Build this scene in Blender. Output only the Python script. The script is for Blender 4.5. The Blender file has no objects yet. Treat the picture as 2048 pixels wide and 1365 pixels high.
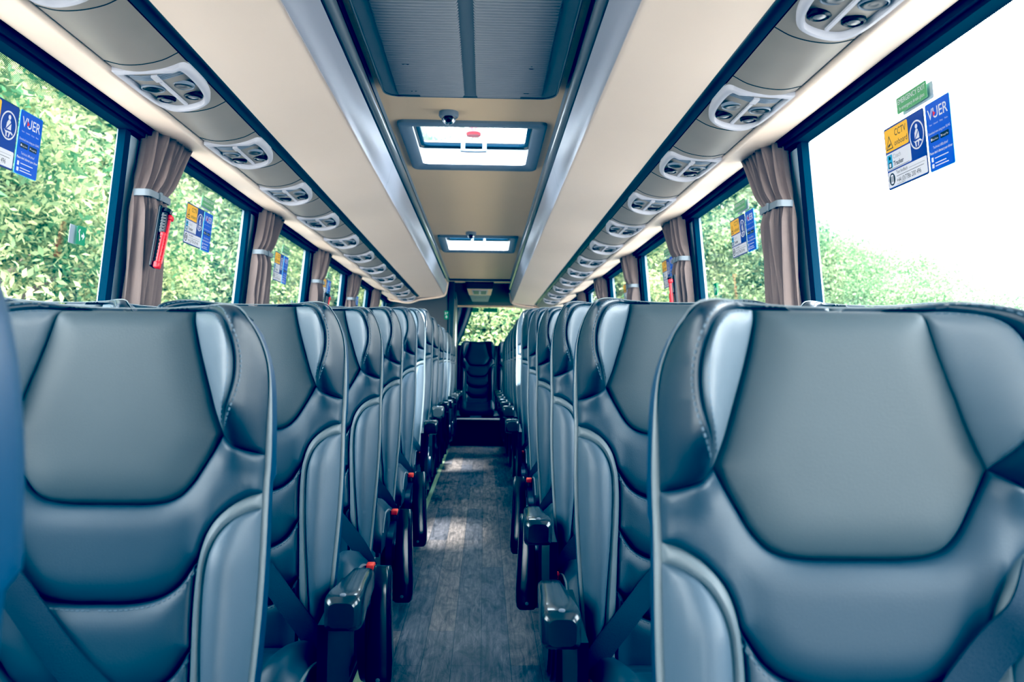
import bpy, bmesh, math, random
import numpy as np
from mathutils import Vector, Matrix
from mathutils.geometry import delaunay_2d_cdt

random.seed(7)
RNG = np.random.default_rng(7)
SC = bpy.context.scene
COL = SC.collection
H = 1.10            # eye height above the aisle floor at the camera
CX0 = -0.065        # x of the coach centre line

# ------------------------------------------------------------------ helpers
def prop(o, label=None, cat=None, group=None, kind=None):
    if label: o['label'] = label
    if cat: o['category'] = cat
    if group: o['group'] = group
    if kind: o['kind'] = kind
    return o

def empty(name, loc=(0, 0, 0), rz=0.0):
    o = bpy.data.objects.new(name, None)
    COL.objects.link(o)
    o.location = loc
    o.rotation_euler = (0, 0, rz)
    o.empty_display_size = 0.1
    return o

def mesh_obj(name, me, parent=None):
    o = bpy.data.objects.new(name, me)
    COL.objects.link(o)
    if parent is not None: o.parent = parent
    return o

class MB:
    """collects geometry, builds ONE mesh object"""
    def __init__(s):
        s.v = []; s.f = []; s.m = []; s.mi = 0
    def add(s, vs, fs):
        b = len(s.v)
        s.v += [tuple(p) for p in vs]
        s.f += [tuple(b + i for i in f) for f in fs]
        s.m += [s.mi] * len(fs)
        return s
    def box(s, x0, x1, y0, y1, z0, z1):
        return s.hexa([(x0,y0,z0),(x1,y0,z0),(x1,y1,z0),(x0,y1,z0),(x0,y0,z1),(x1,y0,z1),(x1,y1,z1),(x0,y1,z1)])
    def hexa(s, p):
        return s.add(p, [(0,3,2,1),(4,5,6,7),(0,1,5,4),(1,2,6,5),(2,3,7,6),(3,0,4,7)])
    def rbox(s, x0, x1, y0, y1, z0, z1, r=0.01, seg=3):
        bm = bmesh.new()
        bmesh.ops.create_cube(bm, size=1)
        for v in bm.verts:
            v.co = Vector(((x0+x1)/2 + v.co.x*(x1-x0), (y0+y1)/2 + v.co.y*(y1-y0), (z0+z1)/2 + v.co.z*(z1-z0)))
        r = min(r, .49*min(abs(x1-x0), abs(y1-y0), abs(z1-z0)))
        bmesh.ops.bevel(bm, geom=bm.edges[:], offset=r, segments=seg, profile=.5, affect='EDGES')
        bm.verts.ensure_lookup_table(); bm.verts.index_update()
        s.add([v.co[:] for v in bm.verts], [[v.index for v in f.verts] for f in bm.faces])
        bm.free(); return s
    def tube(s, pts, r, n=8, closed=False, caps=True, flat=1.0, up=None):
        pts = [Vector(p) for p in pts]
        k = len(pts); vs = []; fs = []
        prev = None
        for i, p in enumerate(pts):
            a = pts[i-1] if (i > 0 or closed) else p
            b = pts[(i+1) % k] if (i < k-1 or closed) else p
            t = (b - a)
            t = t.normalized() if t.length > 1e-9 else Vector((0,0,1))
            if prev is None:
                ref = Vector(up) if up else (Vector((0,0,1)) if abs(t.z) < .9 else Vector((1,0,0)))
            else: ref = prev
            nx = (ref - t*ref.dot(t))
            nx = nx.normalized() if nx.length > 1e-6 else t.orthogonal().normalized()
            prev = nx; ny = t.cross(nx)
            rr = r[i] if isinstance(r, (list, tuple)) else r
            for j in range(n):
                th = 2*math.pi*j/n
                vs.append(p + nx*rr*math.cos(th)*flat + ny*rr*math.sin(th))
        for i in range(k if closed else k-1):
            a, b = i*n, ((i+1) % k)*n
            for j in range(n):
                fs.append((a+j, a+(j+1) % n, b+(j+1) % n, b+j))
        if caps and not closed:
            fs.append(tuple(range(n))[::-1]); fs.append(tuple((k-1)*n+j for j in range(n)))
        return s.add(vs, fs)
    def lathe(s, prof, n=24, M=None):
        vs = []; fs = []
        for (r, z) in prof:
            for j in range(n):
                th = 2*math.pi*j/n
                p = Vector((r*math.cos(th), r*math.sin(th), z))
                vs.append(M @ p if M else p)
        for i in range(len(prof)-1):
            for j in range(n):
                fs.append((i*n+j, i*n+(j+1) % n, (i+1)*n+(j+1) % n, (i+1)*n+j))
        fs.append(tuple(range(n))[::-1]); fs.append(tuple((len(prof)-1)*n+j for j in range(n)))
        return s.add(vs, fs)
    def grid(s, rows, closed=False):
        n = len(rows[0]); vs = [p for r in rows for p in r]; fs = []
        for i in range(len(rows)-1):
            for j in range(n if closed else n-1):
                k = (j+1) % n
                fs.append((i*n+j, i*n+k, (i+1)*n+k, (i+1)*n+j))
        return s.add(vs, fs)
    def prism(s, poly, fn0, fn1):
        """poly: 2-D points; fn0/fn1 map a 2-D point to the two end faces"""
        n = len(poly)
        vs = [fn0(p) for p in poly] + [fn1(p) for p in poly]
        fs = [tuple(range(n))[::-1], tuple(range(n, 2*n))]
        for i in range(n):
            j = (i+1) % n
            fs.append((i, j, n+j, n+i))
        return s.add(vs, fs)
    def ring(s, outer, inner, fn0, fn1):
        """a frame between two equally long 2-D loops"""
        n = len(outer)
        vs = [fn0(p) for p in outer] + [fn0(p) for p in inner] + [fn1(p) for p in outer] + [fn1(p) for p in inner]
        fs = []
        for i in range(n):
            j = (i+1) % n
            fs += [(i, j, n+j, n+i), (2*n+i, 3*n+i, 3*n+j, 2*n+j), (i, 2*n+i, 2*n+j, j), (n+i, n+j, 3*n+j, 3*n+i)]
        return s.add(vs, fs)
    def mesh(s, name, mats, smooth=0):
        me = bpy.data.meshes.new(name)
        me.from_pydata([tuple(p) for p in s.v], [], s.f)
        for m in (mats if isinstance(mats, (list, tuple)) else [mats]): me.materials.append(m)
        if isinstance(mats, (list, tuple)) and len(mats) > 1:
            me.polygons.foreach_set('material_index', s.m)
        me.validate()
        bm = bmesh.new(); bm.from_mesh(me)
        bmesh.ops.recalc_face_normals(bm, faces=bm.faces[:]); bm.to_mesh(me); bm.free()
        if smooth:
            me.polygons.foreach_set('use_smooth', [True]*len(me.polygons))
            try: me.set_sharp_from_angle(angle=math.radians(smooth))
            except Exception: pass
        me.update()
        return me
    def build(s, name, mats, parent=None, smooth=0):
        return mesh_obj(name, s.mesh(name, mats, smooth), parent)

def rrect(x0, x1, y0, y1, r, n=5):
    """rounded rectangle loop; r may be one radius or four (x0y0, x1y0, x1y1, x0y1)"""
    rs = r if isinstance(r, (list, tuple)) else [r]*4
    out = []
    for (cx, cy, a0, rr) in ((x0, y0, 180, rs[0]), (x1, y0, 270, rs[1]), (x1, y1, 0, rs[2]), (x0, y1, 90, rs[3])):
        ox = cx + (rr if cx == x0 else -rr); oy = cy + (rr if cy == y0 else -rr)
        for i in range(n+1):
            a = math.radians(a0 + 90*i/n)
            out.append((ox + rr*math.cos(a), oy + rr*math.sin(a)))
    return out

def ss(a, b, x):
    t = np.clip((np.asarray(x, float)-a)/(b-a), 0, 1)
    return t*t*(3-2*t)

def smooth_line(pts, per=6):
    """Catmull-Rom through the points"""
    P = [np.array(p, float) for p in pts]; out = []
    for i in range(len(P)-1):
        p0 = P[i-1] if i else 2*P[0]-P[1]
        p1, p2 = P[i], P[i+1]
        p3 = P[i+2] if i+2 < len(P) else 2*P[-1]-P[-2]
        for k in range(per):
            t = k/per
            out.append(.5*((2*p1)+(p2-p0)*t+(2*p0-5*p1+4*p2-p3)*t*t+(3*p1-p0-3*p2+p3)*t**3))
    out.append(P[-1]); return out

# ------------------------------------------------------------------ materials
def new_mat(name):
    m = bpy.data.materials.new(name); m.use_nodes = True
    nt = m.node_tree; b = nt.nodes['Principled BSDF']
    return m, nt, b

def mat(name, col, rough=.5, metal=0., spec=.5, bump=0., bscale=200., var=0., vscale=4., coat=0.):
    m, nt, b = new_mat(name)
    b.inputs['Base Color'].default_value = (*col, 1)
    b.inputs['Roughness'].default_value = rough
    b.inputs['Metallic'].default_value = metal
    b.inputs['Specular IOR Level'].default_value = spec
    if coat:
        b.inputs['Coat Weight'].default_value = coat; b.inputs['Coat Roughness'].default_value = .15
    tc = nt.nodes.new('ShaderNodeTexCoord')
    if bump:
        n = nt.nodes.new('ShaderNodeTexNoise'); n.inputs['Scale'].default_value = bscale; n.inputs['Detail'].default_value = 3
        bp = nt.nodes.new('ShaderNodeBump'); bp.inputs['Strength'].default_value = bump; bp.inputs['Distance'].default_value = .002
        nt.links.new(tc.outputs['Object'], n.inputs['Vector']); nt.links.new(n.outputs['Fac'], bp.inputs['Height'])
        nt.links.new(bp.outputs['Normal'], b.inputs['Normal'])
    if var:
        n = nt.nodes.new('ShaderNodeTexNoise'); n.inputs['Scale'].default_value = vscale; n.inputs['Detail'].default_value = 4
        r = nt.nodes.new('ShaderNodeMapRange')
        r.inputs['To Min'].default_value = 1-var; r.inputs['To Max'].default_value = 1+var
        mx = nt.nodes.new('ShaderNodeVectorMath'); mx.operation = 'SCALE'
        mx.inputs[0].default_value = col
        nt.links.new(tc.outputs['Object'], n.inputs['Vector']); nt.links.new(n.outputs['Fac'], r.inputs['Value'])
        nt.links.new(r.outputs['Result'], mx.inputs['Scale']); nt.links.new(mx.outputs['Vector'], b.inputs['Base Color'])
    return m

M = {}
M['cream'] = mat('cream trim', (.95, .785, .65), .45, bump=.05, bscale=900, var=.03, vscale=3)
M['ceiling'] = mat('cream ceiling', (.93, .69, .42), .5, bump=.05, bscale=900, var=.03, vscale=2)
M['alu'] = mat('brushed aluminium', (0.4232, 0.4416, 0.5152), .42, metal=.25)
M['tube'] = mat('smoked light tube', (.16, .17, .19), .3, coat=.4)
M['service'] = mat('grey service panel', (.285, .255, .22), .42, bump=.15, bscale=600, var=.12, vscale=6, spec=.3)
M['navy'] = mat('navy strip', (.012, .03, .055), .35)
M['gap'] = mat('dark gap', (.004, .006, .008), .8)
M['bezel'] = mat('silver grey bezel', (.56, .57, .64), .42)
M['ventdark'] = mat('black gloss plastic', (.006, .008, .010), .3, spec=.3)
M['ventplate'] = mat('warm grey vent plate', (0.1380, 0.1288, 0.1150), .5)
M['frame'] = mat('grey frame', (.20, .24, .30), .45)
M['grille'] = mat('grey grille', (.135, .150, .175), .42)
M['grille_rib'] = mat('grille rib', (.30, .31, .33), .4)
M['white'] = mat('white liner', (.85, .87, .90), .4)
M['rubber'] = mat('window rubber', (.008, .024, .045), .85, spec=.08)
M['pillar'] = mat('blue grey pillar cladding', (0.3680, 0.4600, 0.5520), .6, bump=.25, bscale=500)
M['wallcloth'] = mat('wall trim cloth', (.11, .13, .15), .85, bump=.3, bscale=500)
M['dark'] = mat('dark carpet', (.012, .014, .018), .95, bump=.4, bscale=400)
M['cubicle'] = mat('charcoal brown laminate', (.085, .078, .075), .45)
M['bulkhead'] = mat('dark brown bulkhead', (.030, .026, .024), .75)
M['cubdark'] = mat('dark laminate edge', (.02, .03, .04), .4)
M['curtain'] = mat('taupe curtain', (0.2484, 0.1886, 0.1702), .9, bump=.4, bscale=900, var=.06, vscale=8)
M['tie'] = mat('grey curtain tie', (.20, .24, .28), .5)
M['red'] = mat('red plastic', (.75, .015, .02), .35)
M['orange'] = mat('red release button', (.95, .07, .02), .35)
M['black'] = mat('black plastic', (.009, .012, .017), .3)
M['shield'] = mat('blue black shield', (.012, .022, .045), .3)
M['arm'] = mat('armrest gloss', (.030, .036, .042), .16, coat=.5)
M['belt'] = mat('belt webbing', (.013, .026, .048), .75, bump=.6, bscale=700)
M['strip'] = mat('pale green floor edge', (.50, .66, .42), .5)
M['chrome'] = mat('bright metal', (.75, .77, .80), .2, metal=1)
M['acrylic'] = mat('smoky acrylic', (.24, .29, .37), .15)
# leathers
M['leather'] = mat('slate leather', (0.0278, 0.0487, 0.0731), .46, bump=.12, bscale=420, var=.05, vscale=7)
M['headleather'] = mat('grey leather', (0.0539, 0.0731, 0.0853), .46, bump=.12, bscale=420, var=.05, vscale=7)
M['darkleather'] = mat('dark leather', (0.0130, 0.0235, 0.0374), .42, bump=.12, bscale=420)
M['wingleather'] = mat('pale grey leather', (0.1150, 0.1518, 0.1886), .44, bump=.12, bscale=420)
M['border'] = mat('light grey leather border', (0.1436, 0.1783, 0.2001), .46, bump=.12, bscale=420)
M['bolster'] = mat('blue grey leather', (0.0827, 0.1201, 0.1610), .45, bump=.12, bscale=420, var=.04, vscale=6)
M['piping'] = mat('light piping', (0.1914, 0.2306, 0.2523), .45)
M['shell'] = mat('blue seat shell', (0.0157, 0.0435, 0.0957), .42)
M['stitch'] = mat('pale stitch', (.10, .155, .21), .6)
# stickers
M['s_navy'] = mat('sticker blue', (.008, .035, .30), .4)
M['s_navyedge'] = mat('sticker edge', (.008, .015, .05), .4)
M['s_blue'] = mat('sticker bright blue', (.010, .085, .62), .4)
M['s_yellow'] = mat('sticker yellow', (.95, .52, .015), .4)
M['s_white'] = mat('sticker white', (.72, .74, .82), .45)
M['s_black'] = mat('sticker ink', (.008, .010, .02), .5)
M['s_grey'] = mat('sticker grey ink', (.35, .36, .42), .5)
M['s_cyan'] = mat('sticker cyan', (.03, .35, .62), .4)
M['s_green'] = mat('sticker green', (.11, .38, .14), .5)
M['s_green2'] = mat('sign green', (.008, .27, .12), .5)
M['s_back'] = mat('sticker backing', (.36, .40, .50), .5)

def backlit(name, col):
    m, nt, b = new_mat(name)
    d = nt.nodes.new('ShaderNodeBsdfDiffuse'); t = nt.nodes.new('ShaderNodeBsdfTranslucent'); mx = nt.nodes.new('ShaderNodeMixShader')
    d.inputs['Color'].default_value = (*col, 1); t.inputs['Color'].default_value = (*col, 1); mx.inputs['Fac'].default_value = .5
    nt.links.new(d.outputs[0], mx.inputs[1]); nt.links.new(t.outputs[0], mx.inputs[2])
    nt.links.new(mx.outputs[0], nt.nodes['Material Output'].inputs['Surface']); nt.nodes.remove(b)
    return m
M['notice'] = backlit('translucent green film', (.008, .30, .15))
M['noticewhite'] = backlit('translucent white film', (.55, .65, .6))

def floor_mat():
    m, nt, b = new_mat('wood plank vinyl')
    N = nt.nodes.new; L = nt.links.new
    tc = N('ShaderNodeTexCoord')
    mp = N('ShaderNodeMapping'); mp.inputs['Rotation'].default_value = (0, 0, math.pi/2)
    L(tc.outputs['Object'], mp.inputs['Vector'])
    br = N('ShaderNodeTexBrick')
    br.inputs['Scale'].default_value = 1.0; br.inputs['Brick Width'].default_value = 1.05
    br.inputs['Row Height'].default_value = .105; br.inputs['Mortar Size'].default_value = .0011
    br.offset = .37
    br.inputs['Color1'].default_value = (.29, .24, .225, 1); br.inputs['Color2'].default_value = (.135, .135, .165, 1)
    br.inputs['Mortar'].default_value = (.02, .02, .03, 1); br.inputs['Bias'].default_value = -.1
    L(mp.outputs['Vector'], br.inputs['Vector'])
    mp2 = N('ShaderNodeMapping'); mp2.inputs['Scale'].default_value = (34, 2.2, 1)
    L(tc.outputs['Object'], mp2.inputs['Vector'])
    n1 = N('ShaderNodeTexNoise'); n1.inputs['Scale'].default_value = 2.0; n1.inputs['Detail'].default_value = 7; n1.inputs['Roughness'].default_value = .7; n1.inputs['Distortion'].default_value = .8
    L(mp2.outputs['Vector'], n1.inputs['Vector'])
    mp3 = N('ShaderNodeMapping'); mp3.inputs['Scale'].default_value = (7, 2.0, 1)
    L(tc.outputs['Object'], mp3.inputs['Vector'])
    n2 = N('ShaderNodeTexNoise'); n2.inputs['Scale'].default_value = 2.2; n2.inputs['Detail'].default_value = 5; n2.inputs['Distortion'].default_value = 1.8; n2.inputs['Roughness'].default_value = .65
    L(mp3.outputs['Vector'], n2.inputs['Vector'])
    r1 = N('ShaderNodeMapRange'); r1.inputs['From Min'].default_value = .3; r1.inputs['From Max'].default_value = .72; r1.inputs['To Min'].default_value = .35; r1.inputs['To Max'].default_value = 1.45
    r2 = N('ShaderNodeMapRange'); r2.inputs['From Min'].default_value = .3; r2.inputs['From Max'].default_value = .7; r2.inputs['To Min'].default_value = .40; r2.inputs['To Max'].default_value = 1.5
    L(n1.outputs['Fac'], r1.inputs['Value']); L(n2.outputs['Fac'], r2.inputs['Value'])
    mu = N('ShaderNodeMath'); mu.operation = 'MULTIPLY'
    L(r1.outputs['Result'], mu.inputs[0]); L(r2.outputs['Result'], mu.inputs[1])
    sc = N('ShaderNodeVectorMath'); sc.operation = 'SCALE'
    L(br.outputs['Color'], sc.inputs[0]); L(mu.outputs['Value'], sc.inputs['Scale'])
    L(sc.outputs['Vector'], b.inputs['Base Color'])
    b.inputs['Roughness'].default_value = .42
    bp = N('ShaderNodeBump'); bp.inputs['Strength'].default_value = .35; bp.inputs['Distance'].default_value = .002
    L(mu.outputs['Value'], bp.inputs['Height']); L(bp.outputs['Normal'], b.inputs['Normal'])
    return m
M['floor'] = floor_mat()

def glass_mat(name, dots=True, tint=(1, 1, 1)):
    m = bpy.data.materials.new(name); m.use_nodes = True
    nt = m.node_tree; nt.nodes.clear()
    N = nt.nodes.new; L = nt.links.new
    out = N('ShaderNodeOutputMaterial')
    tr = N('ShaderNodeBsdfTransparent'); tr.inputs['Color'].default_value = (*tint, 1)
    gl = N('ShaderNodeBsdfGlossy'); gl.inputs['Roughness'].default_value = 0.0
    ge = N('ShaderNodeNewGeometry'); dt = N('ShaderNodeVectorMath'); dt.operation = 'DOT_PRODUCT'
    L(ge.outputs['Normal'], dt.inputs[0]); L(ge.outputs['Incoming'], dt.inputs[1])
    def m1(op, *a):
        n = N('ShaderNodeMath'); n.operation = op
        for i, x in enumerate(a):
            if isinstance(x, (int, float)): n.inputs[i].default_value = x
            else: L(x, n.inputs[i])
        return n.outputs[0]
    fac = m1('MULTIPLY_ADD', m1('POWER', m1('SUBTRACT', 1.0, m1('ABSOLUTE', dt.outputs['Value'])), 5.0), .80, .05)
    mx = N('ShaderNodeMixShader')
    L(fac, mx.inputs['Fac']); L(tr.outputs['BSDF'], mx.inputs[1]); L(gl.outputs['BSDF'], mx.inputs[2])
    last = mx
    if dots:
        tc = N('ShaderNodeTexCoord'); sp = N('ShaderNodeSeparateXYZ'); L(tc.outputs['Object'], sp.inputs['Vector'])
        def math_(op, a, b=None):
            n = N('ShaderNodeMath'); n.operation = op
            for i, x in enumerate((a, b)):
                if x is None: continue
                if isinstance(x, (int, float)): n.inputs[i].default_value = x
                else: L(x, n.inputs[i])
            return n.outputs[0]
        sy = math_('SINE', math_('MULTIPLY', sp.outputs['Y'], 2*math.pi/.0062))
        sz = math_('SINE', math_('MULTIPLY', sp.outputs['Z'], 2*math.pi/.0062))
        pr = math_('MULTIPLY', sy, sz)
        band = N('ShaderNodeMapRange'); band.inputs['From Min'].default_value = H+.700; band.inputs['From Max'].default_value = H+.772
        band.inputs['To Min'].default_value = 1.02; band.inputs['To Max'].default_value = -.35
        L(sp.outputs['Z'], band.inputs['Value'])
        on = math_('GREATER_THAN', pr, band.outputs['Result'])
        df = N('ShaderNodeBsdfDiffuse'); df.inputs['Color'].default_value = (.01, .02, .03, 1)
        m2 = N('ShaderNodeMixShader')
        L(on, m2.inputs['Fac']); L(mx.outputs[0], m2.inputs[1]); L(df.outputs[0], m2.inputs[2])
        last = m2
    L(last.outputs[0], out.inputs['Surface'])
    return m
M['glass'] = glass_mat('side window glass', True, (.93, .97, .96))
M['rearglass'] = glass_mat('rear window glass', False, (.95, .98, .95))
M['hatchglass'] = glass_mat('hatch glass', False, (.80, .90, .96))

def leaf_mat(name, c1, c2, trans=.45):
    m, nt, b = new_mat(name)
    N = nt.nodes.new; L = nt.links.new
    tc = N('ShaderNodeTexCoord')
    n = N('ShaderNodeTexNoise'); n.inputs['Scale'].default_value = .9; n.inputs['Detail'].default_value = 6
    L(tc.outputs['Object'], n.inputs['Vector'])
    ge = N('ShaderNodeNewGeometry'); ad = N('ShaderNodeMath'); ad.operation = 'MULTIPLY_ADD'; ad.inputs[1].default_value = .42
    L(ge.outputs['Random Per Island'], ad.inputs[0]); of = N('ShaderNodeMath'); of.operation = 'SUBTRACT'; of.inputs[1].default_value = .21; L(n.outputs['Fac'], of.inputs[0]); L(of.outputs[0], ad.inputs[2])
    cr = N('ShaderNodeValToRGB')  # ramp puts shaded gaps and bright highlights of the foliage into the colour
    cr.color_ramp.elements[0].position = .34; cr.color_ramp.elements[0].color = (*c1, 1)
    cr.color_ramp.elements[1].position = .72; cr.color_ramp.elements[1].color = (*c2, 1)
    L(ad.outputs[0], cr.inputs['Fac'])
    nt.nodes.remove(b)
    d = N('ShaderNodeBsdfDiffuse'); t = N('ShaderNodeBsdfTranslucent'); mx = N('ShaderNodeMixShader')
    mx.inputs['Fac'].default_value = trans
    L(cr.outputs['Color'], d.inputs['Color']); L(cr.outputs['Color'], t.inputs['Color'])
    L(d.outputs[0], mx.inputs[1]); L(t.outputs[0], mx.inputs[2])
    L(mx.outputs[0], nt.nodes['Material Output'].inputs['Surface'])
    return m
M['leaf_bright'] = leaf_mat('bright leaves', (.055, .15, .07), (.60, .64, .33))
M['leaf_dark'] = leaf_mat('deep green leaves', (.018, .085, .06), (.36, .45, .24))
M['leaf_pale'] = leaf_mat('pale leaves', (.09, .18, .09), (.38, .45, .26))  # flare haze put into the leaf colour
M['bark'] = mat('bark', (.12, .09, .07), .9, bump=.8, bscale=20)
M['ground'] = mat('asphalt lot', (.34, .31, .29), .95, var=.2, vscale=.6)

# ------------------------------------------------------------------ the coach body (setting)
def aw(z):                                  # half width of the side wall at height z above the eye
    return 1.10 + .095*(.765 - z)
def wp(s, y, z, inset=0.):                  # point on the side wall
    return (CX0 + s*(aw(z) - inset), y, z + H)
def pbox(mb, s, y0, y1, z0, z1, i0, i1):
    mb.hexa([wp(s,y0,z0,i0), wp(s,y1,z0,i0), wp(s,y1,z0,i1), wp(s,y0,z0,i1),
             wp(s,y0,z1,i0), wp(s,y1,z1,i0), wp(s,y1,z1,i1), wp(s,y0,z1,i1)])
def floor_z(y): return .0152*y

YF, YB = -1.5, 12.75
mb = MB(); mb.grid([[(-1.35, y, floor_z(y)), (1.22, y, floor_z(y))] for y in (YF, 0, 2, 4, 6, 8, 10.6)])
mb.grid([[(-1.35, y, -.06), (1.22, y, -.06)] for y in (YF, 10.6)])
prop(mb.build('floor', M['floor']), kind='structure')

SIDE = {-1: 'left', 1: 'right'}
SILL = -.14
PITCH = 1.5
PIL = [-1.6 + PITCH*k for k in range(10)]        # pillar starts: -1.6 ... 2.9 (+.2 wide)
wn = 0
for s in (-1, 1):
    mb = MB()
    pbox(mb, s, YF, YB, -1.22, SILL, -.09, -.022)
    pbox(mb, s, YF, YB, .80, 1.16, -.07, 0)
    w = prop(mb.build('wall_' + SIDE[s], M['wallcloth']), kind='structure')
    for k, y in enumerate(PIL):
        if y + .2 < YF: continue
        y1 = y + .2 if k < 8 else y + .35
        pm = MB(); pbox(pm, s, max(y, YF)+.020, y1-.03, SILL, .80, -.05, -.018)
        pm.build('pillar', M['pillar'], w)
    # header above the glass with roller blind slot
    hb = MB(); pbox(hb, s, YF, YB, .772, .803, -.05, .028)
    hb.build('header', M['rubber'], w)
    hb = MB(); pbox(hb, s, YF, YB, .759, .772, -.03, .014)
    hb.build('glass_channel', M['rubber'], w)
    for k in range(1, len(PIL)):
        y0, y1 = PIL[k-1] + .2, PIL[k]
        if s < 0 and y0 > 10.3: continue
        if y1 < YF: continue
        y0 = max(y0, YF); y1 = min(y1, YB)
        wn += 1
        W = empty('window_%d' % wn); prop(W, kind='structure')
        g = MB(); g.add([wp(s,y0-.03,SILL-.02,-.03), wp(s,y1+.03,SILL-.02,-.03), wp(s,y1+.03,.80,-.03), wp(s,y0-.03,.80,-.03)], [(0,1,2,3)])
        g.build('pane', M['glass'], W)
        fr = MB()
        pbox(fr, s, y0-.03, y0+.022, SILL, .765, -.028, -.004)
        pbox(fr, s, y1-.022, y1+.020, SILL, .765, -.028, -.004)
        pbox(fr, s, y0-.03, y1+.020, SILL-.01, SILL+.03, -.028, -.012)
        fr.build('window_frame', M['rubber'], W)

# roof shell, with holes over the two hatches
HX0, HX1 = CX0-.275, CX0+.275
HY = [(3.80, 4.56), (7.07, 7.90)]
mb = MB()
Z0, Z1 = H+1.135, H+1.165
mb.box(-1.33, HX0, YF, YB, Z0, Z1); mb.box(HX1, 1.2, YF, YB, Z0, Z1)
ys = [YF, HY[0][0], HY[0][1], HY[1][0], HY[1][1], YB]
for i in (0, 2, 4): mb.box(HX0, HX1, ys[i], ys[i+1], Z0, Z1)
rf = MB()
CZ = H + 1.05
e = .362
rf_y = [YF, HY[0][0], HY[0][1], HY[1][0], HY[1][1], 10.53]
def cstrip(x0, x1, y0, y1): rf.box(x0, x1, y0, y1, CZ, CZ+.012)
cstrip(CX0-e, HX0, YF, 10.53); cstrip(HX1, CX0+e, YF, 10.53)
for i in (0, 2, 4): cstrip(HX0, HX1, rf_y[i], rf_y[i+1])
cl = prop(rf.build('ceiling', M['ceiling']), kind='structure')
mb.build('roof_shell', M['gap'], cl)

# end of the ceiling: black joint, sloped rear bulkhead with unit
bk = MB()
def slope_z(y): return H + 1.045 - (y-10.53)*(.185/1.82)
bk.hexa([(-1.2,10.55,slope_z(10.55)),(1.1,10.55,slope_z(10.55)),(1.1,12.35,slope_z(12.35)),(-1.2,12.35,slope_z(12.35)),
         (-1.2,10.55,slope_z(10.55)+.02),(1.1,10.55,slope_z(10.55)+.02),(1.1,12.35,slope_z(12.35)+.02),(-1.2,12.35,slope_z(12.35)+.02)])
bh = prop(bk.build('trim_1', M['bulkhead']), kind='structure')
j = MB(); j.box(CX0-.42, CX0+.42, 10.50, 10.56, CZ-.022, CZ+.01); j.build('joint', M['navy'], bh)
j = MB(); j.box(CX0-.42, CX0+.42, 10.56, 10.82, CZ-.026, CZ-.016); j.build('cream_lip', M['ceiling'], bh)
j = MB(); j.box(-1.2, 1.1, 12.33, 12.38, slope_z(12.35)-.022, slope_z(12.35)+.02); j.build('bottom_lip', M['ceiling'], bh)

fw = MB()
fw.box(-1.36, 1.24, YF-.06, YF, -.1, H+.1); fw.box(-1.36, 1.24, YF-.06, YF, H+.35, H+1.16)
fw.box(-1.36, -1.1, YF-.06, YF, H, H+.55); fw.box(.97, 1.24, YF-.06, YF, H, H+.55)
prop(fw.build('wall_front', M['wallcloth']), kind='structure')  # unseen wall added to cut the light coming from the front
# rear wall around its window
RY = 12.62
rw = MB()
rw.box(-1.33, 1.22, RY, RY+.06, -.1, H+.295)
rw.box(-1.33, 1.22, RY, RY+.06, H+.885, H+1.16)
rw.box(-1.33, CX0-.95, RY, RY+.06, H+.295, H+.885); rw.box(CX0+.95, 1.22, RY, RY+.06, H+.295, H+.885)
rwo = prop(rw.build('wall_rear', M['dark']), kind='structure')
W = empty('window_%d' % (wn+1)); prop(W, kind='structure')
g = MB(); g.add([(CX0-.97,RY+.03,H+.28),(CX0+.97,RY+.03,H+.28),(CX0+.97,RY+.03,H+.90),(CX0-.97,RY+.03,H+.90)], [(0,1,2,3)]); g.build('pane', M['rearglass'], W)
g = MB(); g.ring(rrect(CX0-.95,CX0+.95,H+.295,H+.885,.03), rrect(CX0-.93,CX0+.93,H+.313,H+.867,.03), lambda p:(p[0],RY-.012,p[1]), lambda p:(p[0],RY,p[1]))
g.build('window_frame', M['rubber'], W)

# ------------------------------------------------------------------ seat rows: positions first, platforms follow them
L_ROWS = [(.590,-.172),(1.403,-.199),(2.167,-.138),(2.941,-.098),(3.658,-.048),(4.417,.002),(5.065,.040),(5.769,.085),(6.60,.080),(7.40,.066),(8.15,.072),(8.87,.074),(9.55,.070),(10.28,.068)]
R_ROWS = [(1.064,-.207),(2.027,-.130),(2.762,-.083),(3.56,-.046),(4.28,.0),(5.08,.050),(5.81,.090),(6.60,.086),(7.40,.080),(8.15,.078),(8.90,.076),(9.60,.074),(10.35,.072)]
KS = .96           # seat size factor
L_ROWS = [(y*KS, z*KS) for y, z in L_ROWS]; R_ROWS = [(y*KS, z*KS) for y, z in R_ROWS]
def base_z(zb): return H + zb - .870*KS
def plat(rows, y):
    ys = [r[0] for r in rows]; zs = [base_z(r[1]) for r in rows]
    return float(np.interp(y, ys, zs))
n = 1
for s, rows in ((-1, L_ROWS), (1, R_ROWS)):
    n += 1
    mb = MB(); top = []; bot = []
    for y in np.arange(YF, 10.56, .25).tolist() + [10.56]:
        z = plat(rows, y) - .002
        z = max(z, floor_z(y)+.006)
        top.append([(CX0+s*.356, y, floor_z(y)-.01), (CX0+s*.356, y, z), (CX0+s*1.30 if s < 0 else CX0+s*1.25, y, z)])
    mb.grid(top)
    prop(mb.build('trim_%d' % n, M['dark']), kind='structure')
# green-white marking line along the foot of the platform
mb = MB(); mb.grid([[(CX0-.352, y, floor_z(y)+.004), (CX0-.327, y, floor_z(y)+.004)] for y in np.arange(YF, 10.5, .5)])
mb.grid([[(CX0-.352, y, floor_z(y)+.004), (CX0-.352, y, floor_z(y)+.0245)] for y in np.arange(YF, 10.5, .5)])
prop(mb.build('trim_4', M['strip']), kind='structure')
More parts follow.
